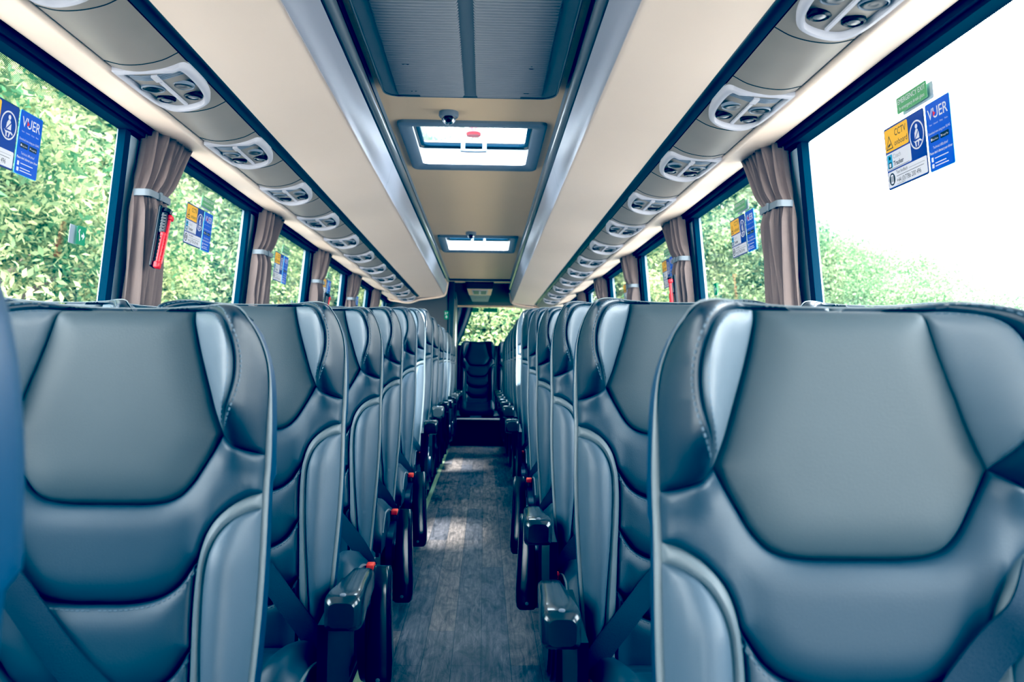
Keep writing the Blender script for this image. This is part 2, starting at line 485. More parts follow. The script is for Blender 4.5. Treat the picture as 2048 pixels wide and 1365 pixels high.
# rear step
STZ = H - .615
mb = MB(); mb.box(-1.30, 1.18, 10.56, RY, -.05, STZ)
st = prop(mb.build('trim_5', M['gap']), kind='structure')
mb = MB(); mb.rbox(CX0-.30, CX0+.29, 10.535, 10.575, STZ-.012, STZ+.006, .004); mb.build('step_edge', M['white'], st)

# toilet cubicle at the rear on the left
cb = empty('toilet_cubicle', (-.80, 11.2, STZ))
prop(cb, 'tall charcoal toilet cubicle closing the rear end of the row by the dense trees', 'cubicle')
def cbox(nm, m, x0, x1, y0, y1, z0, z1):
    b = MB(); b.rbox(x0+.80, x1+.80, y0-11.2, y1-11.2, z0-STZ, z1-STZ, .012); return b.build(nm, m, cb, 40)
cbox('front_panel', M['cubicle'], -1.19, -.445, 10.60, 12.0, STZ+.002, H+1.03)
cbox('corner_post', M['cubdark'], -.445, -.372, 10.585, 10.70, STZ+.002, H+1.03)
cbox('door', M['cubicle'], -.445, -.380, 10.72, 11.30, STZ+.02, H+.86)
cbox('door_edge', M['chrome'], -.385, -.368, 11.30, 11.34, STZ+.02, H+.86)
cbox('side_panel', M['cubicle'], -.445, -.375, 11.34, 12.0, STZ+.002, H+1.03)
sg = empty('exit_sign', (CX0-.398, 10.588, H+.62))
prop(sg, 'small green exit arrow sign on the charcoal cubicle front', 'sign')
b = MB(); b.box(-.024, .024, -.002, 0, -.05, .05); b.build('sign_plate', M['s_green2'], sg)
b = MB()
b.prism([(-.006,-.005),(.006,-.005),(.006,-.020),(.014,-.020),(0,-.040),(-.014,-.020),(-.006,-.020)], lambda p:(p[0],-.0035,p[1]), lambda p:(p[0],-.002,p[1]))
b.box(-.016,-.006,-.0035,-.002,.005,.035); b.box(.004,.008,-.0035,-.002,.010,.030); b.box(.010,.016,-.0035,-.002,.020,.038)
b.build('arrow_symbol', M['s_white'], sg)

# ------------------------------------------------------------------ luggage racks with service strips
def bow(pts, n=6):
    return smooth_line(pts, n)
PROF = {
 'underside_panel': (bow([(.409,.832),(.50,.818),(.60,.806),(.684,.801)]), 'cream'),
 'edge_rail': ([(.409,.828),(.411,.836),(.405,.862),(.399,.870),(.390,.915),(.377,.958),(.383,.962)], 'alu'),
 'recess': ([(.383,.962),(.42,.968),(.42,1.03),(.362,1.048)], 'gap'),
 'dark_strip': (bow([(.684,.801),(.690,.814),(.708,.812),(.724,.796)]), 'navy'),
 'service_panel': (bow([(.726,.794),(.765,.774),(.815,.762),(.865,.760),(.911,.770)]), 'service'),
 'cove_panel': (bow([(.917,.790),(.9175,.768),(.928,.760),(.950,.764),(1.005,.776),(1.055,.788),(1.066,.795)]), 'cream'),
 'cove_edge': ([(1.066,.795),(1.072,.806),(1.10,.808)], 'frame'),
}
def prof3(s, p, y): return (CX0 + s*p[0], y, H + p[1])
racks = {}
for s, yend in ((-1, 10.25), (1, 11.35)):
    r = empty('luggage_rack', (CX0 + s*.75, 5, H+.80)); racks[s] = r
    prop(r, 'cream overhead luggage rack above the seats beside the dense green trees' if s < 0 else
         'cream overhead luggage rack above the seats beside the open white sky', 'luggage rack', 'overhead luggage racks')
    def loc(p): return (p[0]-r.location.x, p[1]-r.location.y, p[2]-r.location.z)
    for nm, (pts, mk) in PROF.items():
        b = MB()
        yy = [YF, 2, 5, 8, yend]
        b.grid([[loc(prof3(s, p, y)) for p in pts] for y in yy])
        b.build(nm, M[mk], r, 50)
    # light tube in the recess
    b = MB(); b.tube([loc(prof3(s, (.380, 1.004), y)) for y in (YF, yend)], .024, 16); b.build('light_tube', M['tube'], r, 60)
    b = MB(); b.grid([[loc(prof3(s, p, y)) for p in ((.356,1.049),(.364,1.036))] for y in (YF, yend)]); b.build('ceiling_bead', M['frame'], r)
    # closed end and moulded cream lip
    full = [(.42,1.03),(.377,.958),(.390,.915),(.405,.862),(.409,.832)] + [tuple(p) for p in PROF['underside_panel'][0]] + [tuple(p) for p in PROF['service_panel'][0]] + [tuple(p) for p in PROF['cove_panel'][0][1:]] + [(1.09,1.0)]
    b = MB(); b.prism(full, lambda p: loc(prof3(s, p, yend-.01)), lambda p: loc(prof3(s, p, yend+.02))); b.build('end_panel', M['cream'], r)
    lip = smooth_line([(.372,.985),(.386,.90),(.404,.838),(.46,.812),(.60,.790),(.70,.776),(.80,.742),(.88,.742),(.95,.756),(1.03,.766),(1.075,.80)], 5)
    b = MB(); b.tube([loc(prof3(s, p, yend+.015)) for p in lip], .011, 8); b.build('end_lip', M['cream'], r, 60)
    if s > 0:
        b = MB()
        rows_ = []
        for t, sc_, dz in ((0,1,0),(.10,.97,-.012),(.22,.9,-.02),(.34,.75,-.012),(.42,.5,.03)):
            cxm = .74
            rows_.append([loc(prof3(s, (cxm+(p[0]-cxm)*sc_, p[1]+dz-.008), yend+t)) for p in lip])
        b.grid(rows_); b.build('end_cap', M['cream'], r, 60)
        b = MB(); b.tube([loc(prof3(s, (p[0], p[1]-.010), yend+.05)) for p in lip[4:30]], .006, 6); b.build('end_seam', M['navy'], r)
    else:
        b = MB(); b.prism([(.38,.97),(.40,.98),(.395,1.02),(.372,1.01)], lambda p: loc(prof3(s,p,yend-.45)), lambda p: loc(prof3(s,p,yend))); b.build('tube_end', M['ceiling'], r)
    # rail butt joints
    b = MB()
    for y in np.arange(1.9, yend, 2.25):
        b.grid([[loc(prof3(s, (p[0]-.0008, p[1]-.0008), yy_)) for p in PROF['edge_rail'][0][:6]] for yy_ in (y, y+.004)])
    b.build('rail_joint', M['frame'], r)

# overhead service units (air nozzles, reading lights, speaker slots)
VY = {-1: 2.306, 1: 2.392}
def sp_z(p):                                   # height of the service panel at half-width p
    return float(np.interp(p, [q[0] for q in PROF['service_panel'][0]], [q[1] for q in PROF['service_panel'][0]]))
OUT = [(.913,0)] + smooth_line([(.76,.0),(.738,.006),(.727,.03),(.724,.10),(.728,.20),(.742,.272),(.768,.305),(.83,.318),(.872,.306),(.900,.262),(.910,.18)], 4)
OUT = [(float(a), float(q)) for a, q in OUT]
cen = (.82, .165)
def inset_loop(lp, d):
    out = []; k = len(lp)
    for i in range(k):
        a = Vector(lp[i-1]); b = Vector(lp[i]); c = Vector(lp[(i+1) % k])
        t = (c - a); nrm = Vector((-t.y, t.x)).normalized()
        to = Vector(cen) - b
        if nrm.dot(to) < 0: nrm = -nrm
        if i == 0: nrm = Vector((-.82, 1.0))
        out.append(tuple(b + nrm*d))
    return out
INN = inset_loop(OUT, .021)
def unit_parts(s, root):
    def P(p, dz): return (s*(p[0]-.82), p[1]-.16, sp_z(p[0]) + dz - .775)
    bz = MB()
    mid = inset_loop(OUT, .009)
    nO = len(OUT)
    loops = [[P(p, .004) for p in OUT], [P(p, -.012) for p in OUT], [P(p, -.017) for p in mid], [P(p, -.014) for p in inset_loop(OUT, .016)], [P(p, .010) for p in INN]]
    bz.grid(loops, closed=True); bz.build('bezel', M['bezel'], root, 50)
    pl = MB(); k = len(INN)
    pl.add([P(p, .006) for p in INN] + [P(cen, .006)], [(i, (i+1) % k, k) for i in range(k)])
    pl.build('base_plate', M['ventplate'], root)
    gr = MB()
    for q in (.036, .046, .056, .066):
        gr.tube([P((a, q), -.002) for a in (.748, .80, .85, .885-.1*(q-.03))], .0026, 6)
    gr.build('louvre', M['frame'], root)
    bl = MB(); bl.add([P(p, .0045) for p in ((.745,.030),(.890,.030),(.884,.074),(.740,.078))], [(0,1,2,3)]); bl.build('louvre_slot', M['gap'], root)
    c = MB()
    c.hexa([P((.808,.032),.004),P((.824,.032),.004),P((.824,.074),.004),P((.808,.074),.004),P((.808,.032),-.007),P((.824,.032),-.007),P((.824,.074),-.007),P((.808,.074),-.007)])
    c.build('louvre_clip', M['bezel'], root)
    d = MB(); d.hexa([P((.812,.082),.004),P((.820,.082),.004),P((.820,.288),.004),P((.812,.288),.004),P((.812,.082),-.006),P((.820,.082),-.006),P((.820,.288),-.006),P((.812,.288),-.006)])
    d.build('divider', M['bezel'], root)
    for (a, q, r_) in ((.778,.140,.032), (.857,.140,.031)):
        o = P((a, q), .0); T = Matrix.Translation(o) @ Matrix.Rotation(math.pi, 4, 'X')
        b = MB(); b.lathe([(r_*1.02,-.004),(r_*1.02,.003),(r_*.93,.005),(r_*.88,.001)], 24, T); sp = b.build('speaker_ring', M['frame'], root, 40)
        b = MB(); b.lathe([(r_*.88,-.004),(r_*.88,.002),(r_*.6,.006),(r_*.3,.003),(.002,.003)], 24, T); b.build('nozzle_disc', M['ventdark'] if a > .8 else M['black'], sp, 50)
    for (a, q, r_) in ((.777,.228,.026), (.852,.228,.026)):
        o = P((a, q), .0); T = Matrix.Translation(o) @ Matrix.Rotation(math.pi, 4, 'X')
        b = MB(); b.lathe([(r_,-.004),(r_,.006),(r_*.8,.009),(r_*.7,.004)], 24, T); rl = b.build('reading_light', M['ventdark'], root, 40)
        b = MB(); b.lathe([(r_*.55,-.002),(r_*.55,.007),(r_*.3,.010),(.002,.010)], 20, T); b.build('lens', M['tube'], rl, 50)
ORD = ['first','second','third','fourth','fifth','sixth','seventh','eighth','ninth','tenth','eleventh','twelfth','thirteenth','fourteenth']
def dup(root, loc, rz=None):
    r = root.copy(); COL.objects.link(r); r.location = loc
    if rz is not None: r.rotation_euler = (0, 0, rz)
    for ch in list(root.children):
        c = ch.copy(); COL.objects.link(c); c.parent = r
        for g in list(ch.children):
            d = g.copy(); COL.objects.link(d); d.parent = c
    return r
for s in (-1, 1):
    proto = None
    nv = 12
    for k in range(nv):
        y = VY[s] + .757*(k-1)
        if y > (10.0 if s < 0 else 11.1): break
        loc_ = (CX0 + s*.82, y+.16, H+.775)
        if proto is None:
            proto = empty('service_unit', loc_); unit_parts(s, proto); o = proto
        else: o = dup(proto, loc_)
        prop(o, 'grey oval air and light unit, %s along the rack beside the %s' % (ORD[k], 'trees' if s < 0 else 'sky'),
             'air vent', 'overhead service units on the %s side' % ('tree' if s < 0 else 'sky'))
    # panel seams between the units
    r = racks[s]
    for k in range(-2, nv+1):
        for q in (-.05, .365):
            y = VY[s] + .757*(k-1) + q
            if y > 10.1: continue
            b = MB(); b.tube([(CX0+s*p[0]-r.location.x, y-r.location.y, H+p[1]-.0004-r.location.z) for p in PROF['service_panel'][0]], .0016, 4); b.build('panel_seam', M['gap'], r)

# ------------------------------------------------------------------ ceiling fittings
g = empty('air_conditioning_grille', (CX0, 2.4, CZ))
prop(g, 'large ribbed grey air conditioning grille in the middle of the ceiling', 'grille')
def gl(p): return (p[0]-CX0, p[1]-2.4, p[2]-CZ)
gy0, gy1 = 1.55, 3.285
O = rrect(CX0-.325, CX0+.325, gy0, gy1, .05, 6)
O = [(x, y + (.03*(1-((x-CX0)/.325)**2) if y > 2.5 else 0)) for x, y in O]
O2 = [(CX0+(x-CX0)*.972, 2.42+(y-2.42)*.989) for x, y in O]
b = MB(); b.grid([[gl((x,y,CZ)) for x,y in O], [gl((x,y,CZ-.032)) for x,y in O], [gl((CX0+(x-CX0)*.985,2.42+(y-2.42)*.994,CZ-.042)) for x,y in O],
                  [gl((x,y,CZ-.040)) for x,y in O2]], closed=True)
b.build('grille_frame', M['grille'], g, 40)
b = MB(); b.prism(O2, lambda p: gl((p[0],p[1],CZ-.038)), lambda p: gl((p[0],p[1],CZ-.030))); b.build('grille_panel', M['grille'], g)
b = MB(); y = gy0+.04
while y < gy1-.02:
    wdt = .268 if y < gy1-.045 else .19
    for sx in (-1, 1):
        x0, x1 = CX0+sx*.022, CX0+sx*wdt
        b.tube([gl((x0,y,CZ-.038)), gl((x0+sx*.006,y,CZ-.0445)), gl((x1-sx*.006,y,CZ-.0445)), gl((x1,y,CZ-.038))], [.002,.0058,.0058,.002], 6)
    y += .0205
b.build('grille_rib', M['grille_rib'], g, 60)
for (x, y) in ((CX0-.21, 2.92),(CX0+.21, 2.93),(CX0-.205, 3.20),(CX0+.205, 3.21)):
    b = MB(); b.lathe([(.013,-.004),(.013,.007),(.008,.009),(.004,.004)], 14, Matrix.Translation(gl((x,y,CZ-.039))) @ Matrix.Rotation(math.pi,4,'X')); b.build('fastener', M['ventdark'], g, 40)

for i, (y0, y1) in enumerate(HY):
    yc = (y0+y1)/2
    h = empty('roof_hatch', (CX0, yc, CZ))
    prop(h, ['nearer glass roof hatch with a red emergency knob, just behind the grille', 'farther glass roof hatch towards the back of the ceiling'][i], 'roof hatch', 'glass roof hatches')
    def hl(p): return (p[0]-CX0, p[1]-yc, p[2]-CZ)
    A = rrect(CX0-.322, CX0+.322, y0-.062, y1+.062, .035, 5); B = rrect(HX0+.012, HX1-.012, y0+.012, y1-.012, .03, 5); Bm = rrect(HX0-.01, HX1+.01, y0-.01, y1+.01, .03, 5)
    A2 = rrect(CX0-.312, CX0+.312, y0-.052, y1+.052, .03, 5)
    b = MB(); b.grid([[hl((x,y,CZ)) for x,y in A], [hl((x,y,CZ-.012)) for x,y in A], [hl((x,y,CZ-.019)) for x,y in A2], [hl((x,y,CZ-.016)) for x,y in Bm], [hl((x,y,CZ-.002)) for x,y in B]], closed=True)
    b.build('hatch_frame', M['frame'], h, 40)
    b = MB(); b.grid([[hl((x,y,CZ-.002)) for x,y in B], [hl((x,y,CZ+.030)) for x,y in Bm], [hl((x,y,CZ+.125)) for x,y in Bm]], closed=True); b.build('white_liner', M['white'], h, 60)
    G1 = rrect(HX0+.0, HX1-.0, y0+.0, y1-.0, .04, 5); G2 = rrect(HX0+.018, HX1-.018, y0+.02, y1-.02, .04, 5)
    b = MB(); b.ring(G1, G2, lambda p: hl((p[0],p[1],CZ+.092)), lambda p: hl((p[0],p[1],CZ+.104))); b.build('gasket', M['rubber'], h)
    b = MB(); b.add([hl((x,y,CZ+.100)) for x,y in G1], [tuple(range(len(G1)))]); b.build('hatch_pane', M['hatchglass'], h)
    hy = y0 + .60*(y1-y0)
    b = MB()
    for sx in (-1, 1): b.rbox(sx*.052-.011, sx*.052+.011, hy-yc-.012, hy-yc+.012, -.008, .098, .006)
    b.tube([(t*.062, hy-yc+.012*(1-t*t)-.02, -.006) for t in np.linspace(-1,1,9)], .008, 8)
    b.build('pull_handle', M['acrylic'], h, 50)
    if i == 0:
        b = MB(); b.lathe([(.034,0),(.036,.012),(.022,.026),(.014,.050),(.016,.056)], 14, Matrix.Translation((0, y0+.36-yc, .046))); b.build('emergency_knob', M['red'], h, 40)

for i, (x, y) in enumerate(((-.160, 3.62), (-.118, 6.85))):
    c = empty('dome_camera', (x, y, CZ))
    prop(c, ['dome camera on the ceiling in front of the nearer roof hatch', 'dome camera on the ceiling in front of the farther roof hatch'][i], 'camera', 'ceiling dome cameras')
    F = Matrix.Rotation(math.pi, 4, 'X')
    b = MB(); b.lathe([(.040,0),(.041,.016),(.037,.022),(.030,.023)], 24, F); b.build('mount_ring', M['frame'], c, 40)
    b = MB(); b.lathe([(.030,.018)] + [(.030*math.cos(a), .021+.032*math.sin(a)) for a in np.linspace(0, 1.5, 8)], 24, F); b.build('lens_dome', M['chrome'], c, 50)
    b = MB(); b.lathe([(.022,.0)] + [(.0225*math.cos(a), .0225*math.sin(a)) for a in np.linspace(.1, 1.5, 6)], 16, Matrix.Translation((0,-.010,-.026)) @ Matrix.Rotation(math.radians(115), 4, 'X')); b.build('lens', M['ventdark'], c, 50)

# unit on the sloped rear bulkhead
u = empty('rear_air_unit', (CX0-.005, 11.1, slope_z(11.1)))
prop(u, 'dark and cream air outlet unit on the sloping bulkhead above the back window', 'air vent')
def ub(nm, m, xa, xb, ya, yb, d0, d1):
    b = MB()
    def q(x, y, d): return (x, y-11.1, slope_z(y)-slope_z(11.1)-d)
    b.hexa([q(-xa,ya,d1),q(xa,ya,d1),q(xb,yb,d1),q(-xb,yb,d1),q(-xa,ya,d0),q(xa,ya,d0),q(xb,yb,d0),q(-xb,yb,d0)])
    return b.build(nm, m, u)
ub('display_hood', M['gap'], .170, .155, 10.58, 10.95, 0, .030)
ub('cream_housing', M['ceiling'], .158, .140, 10.95, 11.39, 0, .030)
ub('outlet_bezel', M['bezel'], .100, .088, 11.02, 11.31, .029, .037)
ub('outlet_slot', M['ventdark'], .086, .074, 11.05, 11.27, .037, .040)
ub('outlet_divider', M['bezel'], .012, .012, 11.05, 11.27, .040, .045)
pl = ub('name_plate', M['frame'], .140, .106, 11.43, 11.96, 0, .012)

# ------------------------------------------------------------------ lettering
_tx = {}
def text_mesh(txt, m, size=1., align='CENTER', bold=0.):
    key = (txt, m.name, size, align, bold)
    if key in _tx: return _tx[key]
    cu = bpy.data.curves.new('lettering', 'FONT')
    cu.body = txt; cu.size = size; cu.align_x = align; cu.align_y = 'CENTER'; cu.offset = bold; cu.resolution_u = 3
    ob = bpy.data.objects.new('lettering', cu); COL.objects.link(ob)
    dg = bpy.context.evaluated_depsgraph_get(); dg.update()
    me = bpy.data.meshes.new_from_object(ob.evaluated_get(dg))
    bpy.data.objects.remove(ob); bpy.data.curves.remove(cu)
    me.materials.clear(); me.materials.append(m); me.name = 'lettering'
    _tx[key] = me
    return me
def put_text(mb, txt, x, y, h, z, width=None, align='CENTER', bold=0.):
    """adds flat letters to an MB; h = cap height; width = squeeze to this width"""
    me = text_mesh(txt, M['s_white'], 1., align, bold)
    co = np.array([v.co[:] for v in me.vertices])
    sc_y = h/.70
    w = co[:,0].max()-co[:,0].min()
    sc_x = sc_y if width is None else width/w
    mb.add([(x + c[0]*sc_x, y + c[1]*sc_y, z) for c in co], [tuple(p.vertices) for p in me.polygons])
b = MB(); put_text(b, 'LEVANTE', 0, 0, .026, 0, .16)
def plate_pt(p): return (p[0], 11.66-11.1+p[1]*5, slope_z(11.66+p[1]*5)-slope_z(11.1)-.0135)
b.v = [plate_pt((p[0], -p[1])) for p in b.v]
b.v = [(p[0], p[1], p[2]) for p in b.v]
b.build('lettering', M['navy'], pl)

def flat(mb, poly, z0, z1):
    mb.prism(poly, lambda p: (p[0], p[1], z0), lambda p: (p[0], p[1], z1))
def disc(cx, cy, r, n=28, sy=1.): return [(cx+r*math.cos(2*math.pi*i/n), cy+sy*r*math.sin(2*math.pi*i/n)) for i in range(n)]
def annulus(mb, cx, cy, r0, r1, z0, z1):
    mb.ring(disc(cx,cy,r1), disc(cx,cy,r0), lambda p: (p[0],p[1],z0), lambda p: (p[0],p[1],z1))

def make_notice(root):
    """blue and yellow safety notice; local x reading direction, y up, z towards the reader"""
    w, h = .215, .165; x0, y0 = -w/2, -h/2
    b = MB(); flat(b, rrect(x0, -x0, y0, -y0, .007), -.0012, 0); b.build('sticker_edge', M['s_navyedge'], root)
    b = MB(); flat(b, rrect(x0+.002, -x0-.002, y0+.002, -y0-.002, .006), 0, .0002); b.build('blue_field', M['s_navy'], root)
    Z = .0002
    b = MB(); flat(b, rrect(x0+.004, x0+.131, y0+.100, -y0-.005, .005), Z, Z+.0002); yl = b.build('yellow_panel', M['s_yellow'], root)
    b = MB()
    b.ring([(x0+.008,y0+.106),(x0+.046,y0+.106),(x0+.027,y0+.143)], [(x0+.012,y0+.1085),(x0+.042,y0+.1085),(x0+.027,y0+.138)], lambda p:(p[0],p[1],Z+.0002), lambda p:(p[0],p[1],Z+.0004))
    flat(b, [(x0+.019,y0+.117),(x0+.032,y0+.122),(x0+.034,y0+.117),(x0+.022,y0+.112)], Z+.0002, Z+.0004)
    b.box(x0+.019, x0+.021, y0+.110, y0+.118, Z+.0002, Z+.0004)
    put_text(b, 'CCTV', x0+.090, y0+.142, .018, Z+.0004, .062); put_text(b, 'onboard', x0+.090, y0+.116, .015, Z+.0004, .070)
    b.build('lettering', M['s_black'], yl)
    b = MB(); flat(b, rrect(x0+.004, x0+.137, y0+.051, y0+.096, .004), Z, Z+.0002); wt = b.build('white_panel', M['s_white'], root)
    b = MB(); flat(b, rrect(x0+.008, x0+.035, y0+.056, y0+.092, .003), Z+.0002, Z+.0004); b.build('icon_tile', M['s_cyan'], wt)
    b = MB(); flat(b, rrect(x0+.013, x0+.030, y0+.056, y0+.072, .003), Z+.0004, Z+.0006); flat(b, disc(x0+.0215,y0+.083,.005,14), Z+.0004, Z+.0006)
    put_text(b, 'Tracker', x0+.068, y0+.064, .012, Z+.0005, .056, bold=.02)
    b.box(x0+.008, x0+.125, y0+.0525, y0+.0535, Z+.0002, Z+.0004)
    b.build('lettering', M['s_black'], wt)
    b = MB(); put_text(b, 'Coach', x0+.062, y0+.083, .012, Z+.0005, .042); b.build('lettering', M['s_grey'], wt)
    b = MB(); flat(b, rrect(x0+.016, x0+.027, y0+.059, y0+.069, .002), Z+.0006, Z+.0007); b.build('bus_symbol', M['s_white'], wt)
    b = MB(); flat(b, rrect(x0+.004, -x0-.004, y0+.005, y0+.047, .004), Z, Z+.0002); wb = b.build('white_panel', M['s_white'], root)
    b = MB(); flat(b, disc(x0+.025, y0+.026, .0165), Z+.0002, Z+.0004)
    put_text(b, 'Text feedback', x0+.050, y0+.039, .0085, Z+.0004, .062, 'LEFT'); put_text(b, '+44 (0)7786 200 496', x0+.050, y0+.017, .0125, Z+.0004, .128, 'LEFT')
    b.box(x0+.050, x0+.195, y0+.0285, y0+.0297, Z+.0002, Z+.0004); b.box(x0+.050, x0+.09, y0+.0078, y0+.0085, Z+.0002, Z+.0004)
    b.build('lettering', M['s_black'], wb)
    b = MB(); flat(b, rrect(x0+.018,x0+.032,y0+.014,y0+.038,.003), Z+.0004, Z+.0005); b.build('phone_symbol', M['s_white'], wb)
    b = MB(); flat(b, rrect(x0+.0195,x0+.0305,y0+.019,y0+.034,.001), Z+.0005, Z+.0006); b.box(x0+.118, x0+.20, y0+.036, y0+.0372, Z+.0002, Z+.0004); b.build('phone_screen', M['s_grey'], wb)
    # seat belt pictogram
    cx, cy = x0+.173, y0+.108
    b = MB(); annulus(b, cx, cy, .0325, .0365, Z, Z+.0004)
    flat(b, disc(cx+.001, cy+.021, .006, 16), Z, Z+.0004)
    flat(b, [(cx-.003,cy+.014),(cx+.005,cy+.014),(cx+.011,cy+.006),(cx+.012,cy-.010),(cx-.011,cy-.010),(cx-.009,cy+.006)], Z, Z+.0004)
    flat(b, [(cx-.013,cy-.015),(cx+.014,cy-.013),(cx+.023,cy-.018),(cx+.021,cy-.021),(cx+.010,cy-.017),(cx+.006,cy-.029),(cx+.002,cy-.029),(cx+.004,cy-.018),(cx-.005,cy-.018),(cx-.004,cy-.029),(cx-.009,cy-.029),(cx-.011,cy-.019),(cx-.019,cy-.012)], Z, Z+.0004)
    b.build('belt_pictogram', M['s_white'], root)
    b = MB(); flat(b, [(cx-.011,cy-.009),(cx-.008,cy-.0105),(cx+.015,cy+.011),(cx+.013,cy+.013)], Z+.0004, Z+.0006); b.build('belt_line', M['s_navy'], root)

def make_poster(root):
    w, h = .113, .166; x0, y0 = -w/2, -h/2
    b = MB(); flat(b, rrect(x0, -x0, y0, -y0, .005), -.0012, 0); b.build('sticker_edge', M['s_cyan'], root)
    b = MB(); flat(b, rrect(x0+.0015, -x0-.0015, y0+.0015, -y0-.0015, .004), 0, .0002); bf = b.build('blue_field', M['s_blue'], root)
    b = MB(); put_text(b, 'VUER', 0, y0+.136, .026, .0005, .092, bold=.006)
    put_text(b, 'View  ·  Unwind  ·  Enjoy  ·  Relax', 0, y0+.112, .004, .0005, .086)
    put_text(b, 'Download now using your 3G/4G', 0, y0+.092, .006, .0005, .100)
    put_text(b, 'Technical difficulties?', 0, y0+.056, .0065, .0005, .068); put_text(b, "Please don't distract your driver", 0, y0+.044, .0062, .0005, .104, bold=.02)
    flat(b, rrect(x0+.010,x0+.019,y0+.023,y0+.034,.001), .0002, .0005); flat(b, rrect(x0+.010,x0+.020,y0+.008,y0+.018,.001), .0002, .0005)
    for (xx, yy, l) in ((.026,.029,.062),(.026,.017,.05),(.026,.010,.06)): b.box(x0+xx, x0+xx+l, y0+yy, y0+yy+.0022, .0002, .0005)
    b.build('lettering', M['s_white'], root)
    b = MB(); flat(b, [(-.0205,y0+.129),(-.0205,y0+.143),(-.009,y0+.136)], .0004, .0008); b.build('play_symbol', M['red'], root)
    b = MB(); flat(b, rrect(x0+.014,x0+.052,y0+.070,y0+.083,.002), .0002, .0004); flat(b, rrect(x0+.060,x0+.098,y0+.070,y0+.083,.002), .0002, .0004); bg = b.build('store_badge', M['s_black'], root)
    b = MB(); put_text(b, 'App Store', x0+.036, y0+.0755, .0042, .0006, .025); put_text(b, 'Google Play', x0+.082, y0+.0755, .0042, .0006, .026)
    flat(b, disc(x0+.019,y0+.0765,.0032,12), .0004, .0006); flat(b, [(x0+.063,y0+.0735),(x0+.063,y0+.0795),(x0+.0675,y0+.0765)], .0004, .0006)
    b.build('lettering', M['s_white'], bg)

def make_exit(root):
    w, h = .155, .042; x0, y0 = -w/2, -h/2
    b = MB(); flat(b, rrect(x0+.013, -x0+.013, y0-.006, -y0-.006, .004), -.010, -.009); b.build('sticker_backing', M['s_back'], root)  # offset grey copy paints the sticker's reflection in the outer glass
    b = MB(); flat(b, rrect(x0, -x0, y0, -y0, .004), -.001, 0); b.build('green_field', M['s_green'], root)
    b = MB(); put_text(b, 'EMERGENCY EXIT', 0, .008, .013, .0003, .142); put_text(b, 'In emergency break glass', 0, -.010, .009, .0003, .130); b.build('lettering', M['s_white'], root)

def make_hammer_sign(root):
    w = .056
    b = MB(); flat(b, rrect(-w/2-.030, w/2-.036, -w/2-.001, w/2-.001, .004), -.010, -.009); b.build('sticker_backing', M['s_back'], root)  # painted reflection of this sticker, set off to one side
    b = MB(); flat(b, rrect(-w/2, w/2, -w/2, w/2, .004), -.001, 0); b.build('green_field', M['s_green2'], root)
    b = MB()
    flat(b, [(-.020,.014),(-.016,.018),(-.006,-.014),(-.010,-.018)], 0, .0003); flat(b, [(-.022,.010),(-.010,.020),(-.009,.015),(-.021,.006)], 0, .0003)
    flat(b, [(.000,.004),(.010,.004),(.010,.012),(.022,0),(.010,-.012),(.010,-.004),(.000,-.004)], 0, .0003)
    b.build('hammer_arrow_symbol', M['s_white'], root)

def wall_matrix(s, y, z, inset):
    """frame on the side wall: x reading direction, y up, z into the coach"""
    ex = Vector((0, 1, 0)) if s < 0 else Vector((0, -1, 0))
    up = Vector(wp(s, y, z+.1)) - Vector(wp(s, y, z)); up.normalize()
    nz = ex.cross(up)
    m = Matrix((ex, up, nz)).transposed().to_4x4()
    m.translation = Vector(wp(s, y, z, inset))
    return m
WL = {-1: 'beside the dense trees', 1: 'beside the open sky'}
def place_all(fn, name, spots, labelf, cat, group):
    proto = None
    for i, (s, y, z) in enumerate(spots):
        if proto is None:
            proto = empty(name); fn(proto); o = proto
        else: o = dup(proto, (0,0,0))
        o.matrix_world = wall_matrix(s, y, z, -.026)
        prop(o, labelf(i, s), cat, group)
WIN = [(s, k) for s in (-1, 1) for k in range(6)]
def wlab(txt): return lambda i, s: txt % (ORD[WIN[i][1]], WL[s])
place_all(make_notice, 'safety_notice_sticker', [(s, (2.185 if s < 0 else 2.235)+1.5*k, .571) for s, k in WIN], wlab('blue and yellow safety notice sticker, %s window %s'), 'sticker', 'safety notice stickers on the windows')
place_all(make_poster, 'blue_poster_sticker', [(s, (2.356 if s < 0 else 2.063)+1.5*k, .571) for s, k in WIN], wlab('tall blue entertainment poster sticker, %s window %s'), 'sticker', 'blue poster stickers on the windows')
EX = [(s, k) for s in (-1, 1) for k in range(6) if (s, k) != (-1, 0)]
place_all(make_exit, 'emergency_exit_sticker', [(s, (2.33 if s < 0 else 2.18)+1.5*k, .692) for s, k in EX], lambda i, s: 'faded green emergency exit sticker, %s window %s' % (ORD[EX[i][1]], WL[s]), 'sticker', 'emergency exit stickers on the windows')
HM = [(-1, 2.71, .385), (-1, 5.72, .385), (1, 4.18, .385)]
place_all(make_hammer_sign, 'hammer_arrow_sticker', HM, lambda i, s: ['green hammer arrow sticker on the nearest window beside the dense trees', 'green hammer arrow sticker on the third window beside the dense trees', 'green hammer arrow sticker on the second window beside the open sky'][i].replace('nearest', 'first'), 'sticker', 'hammer arrow stickers')
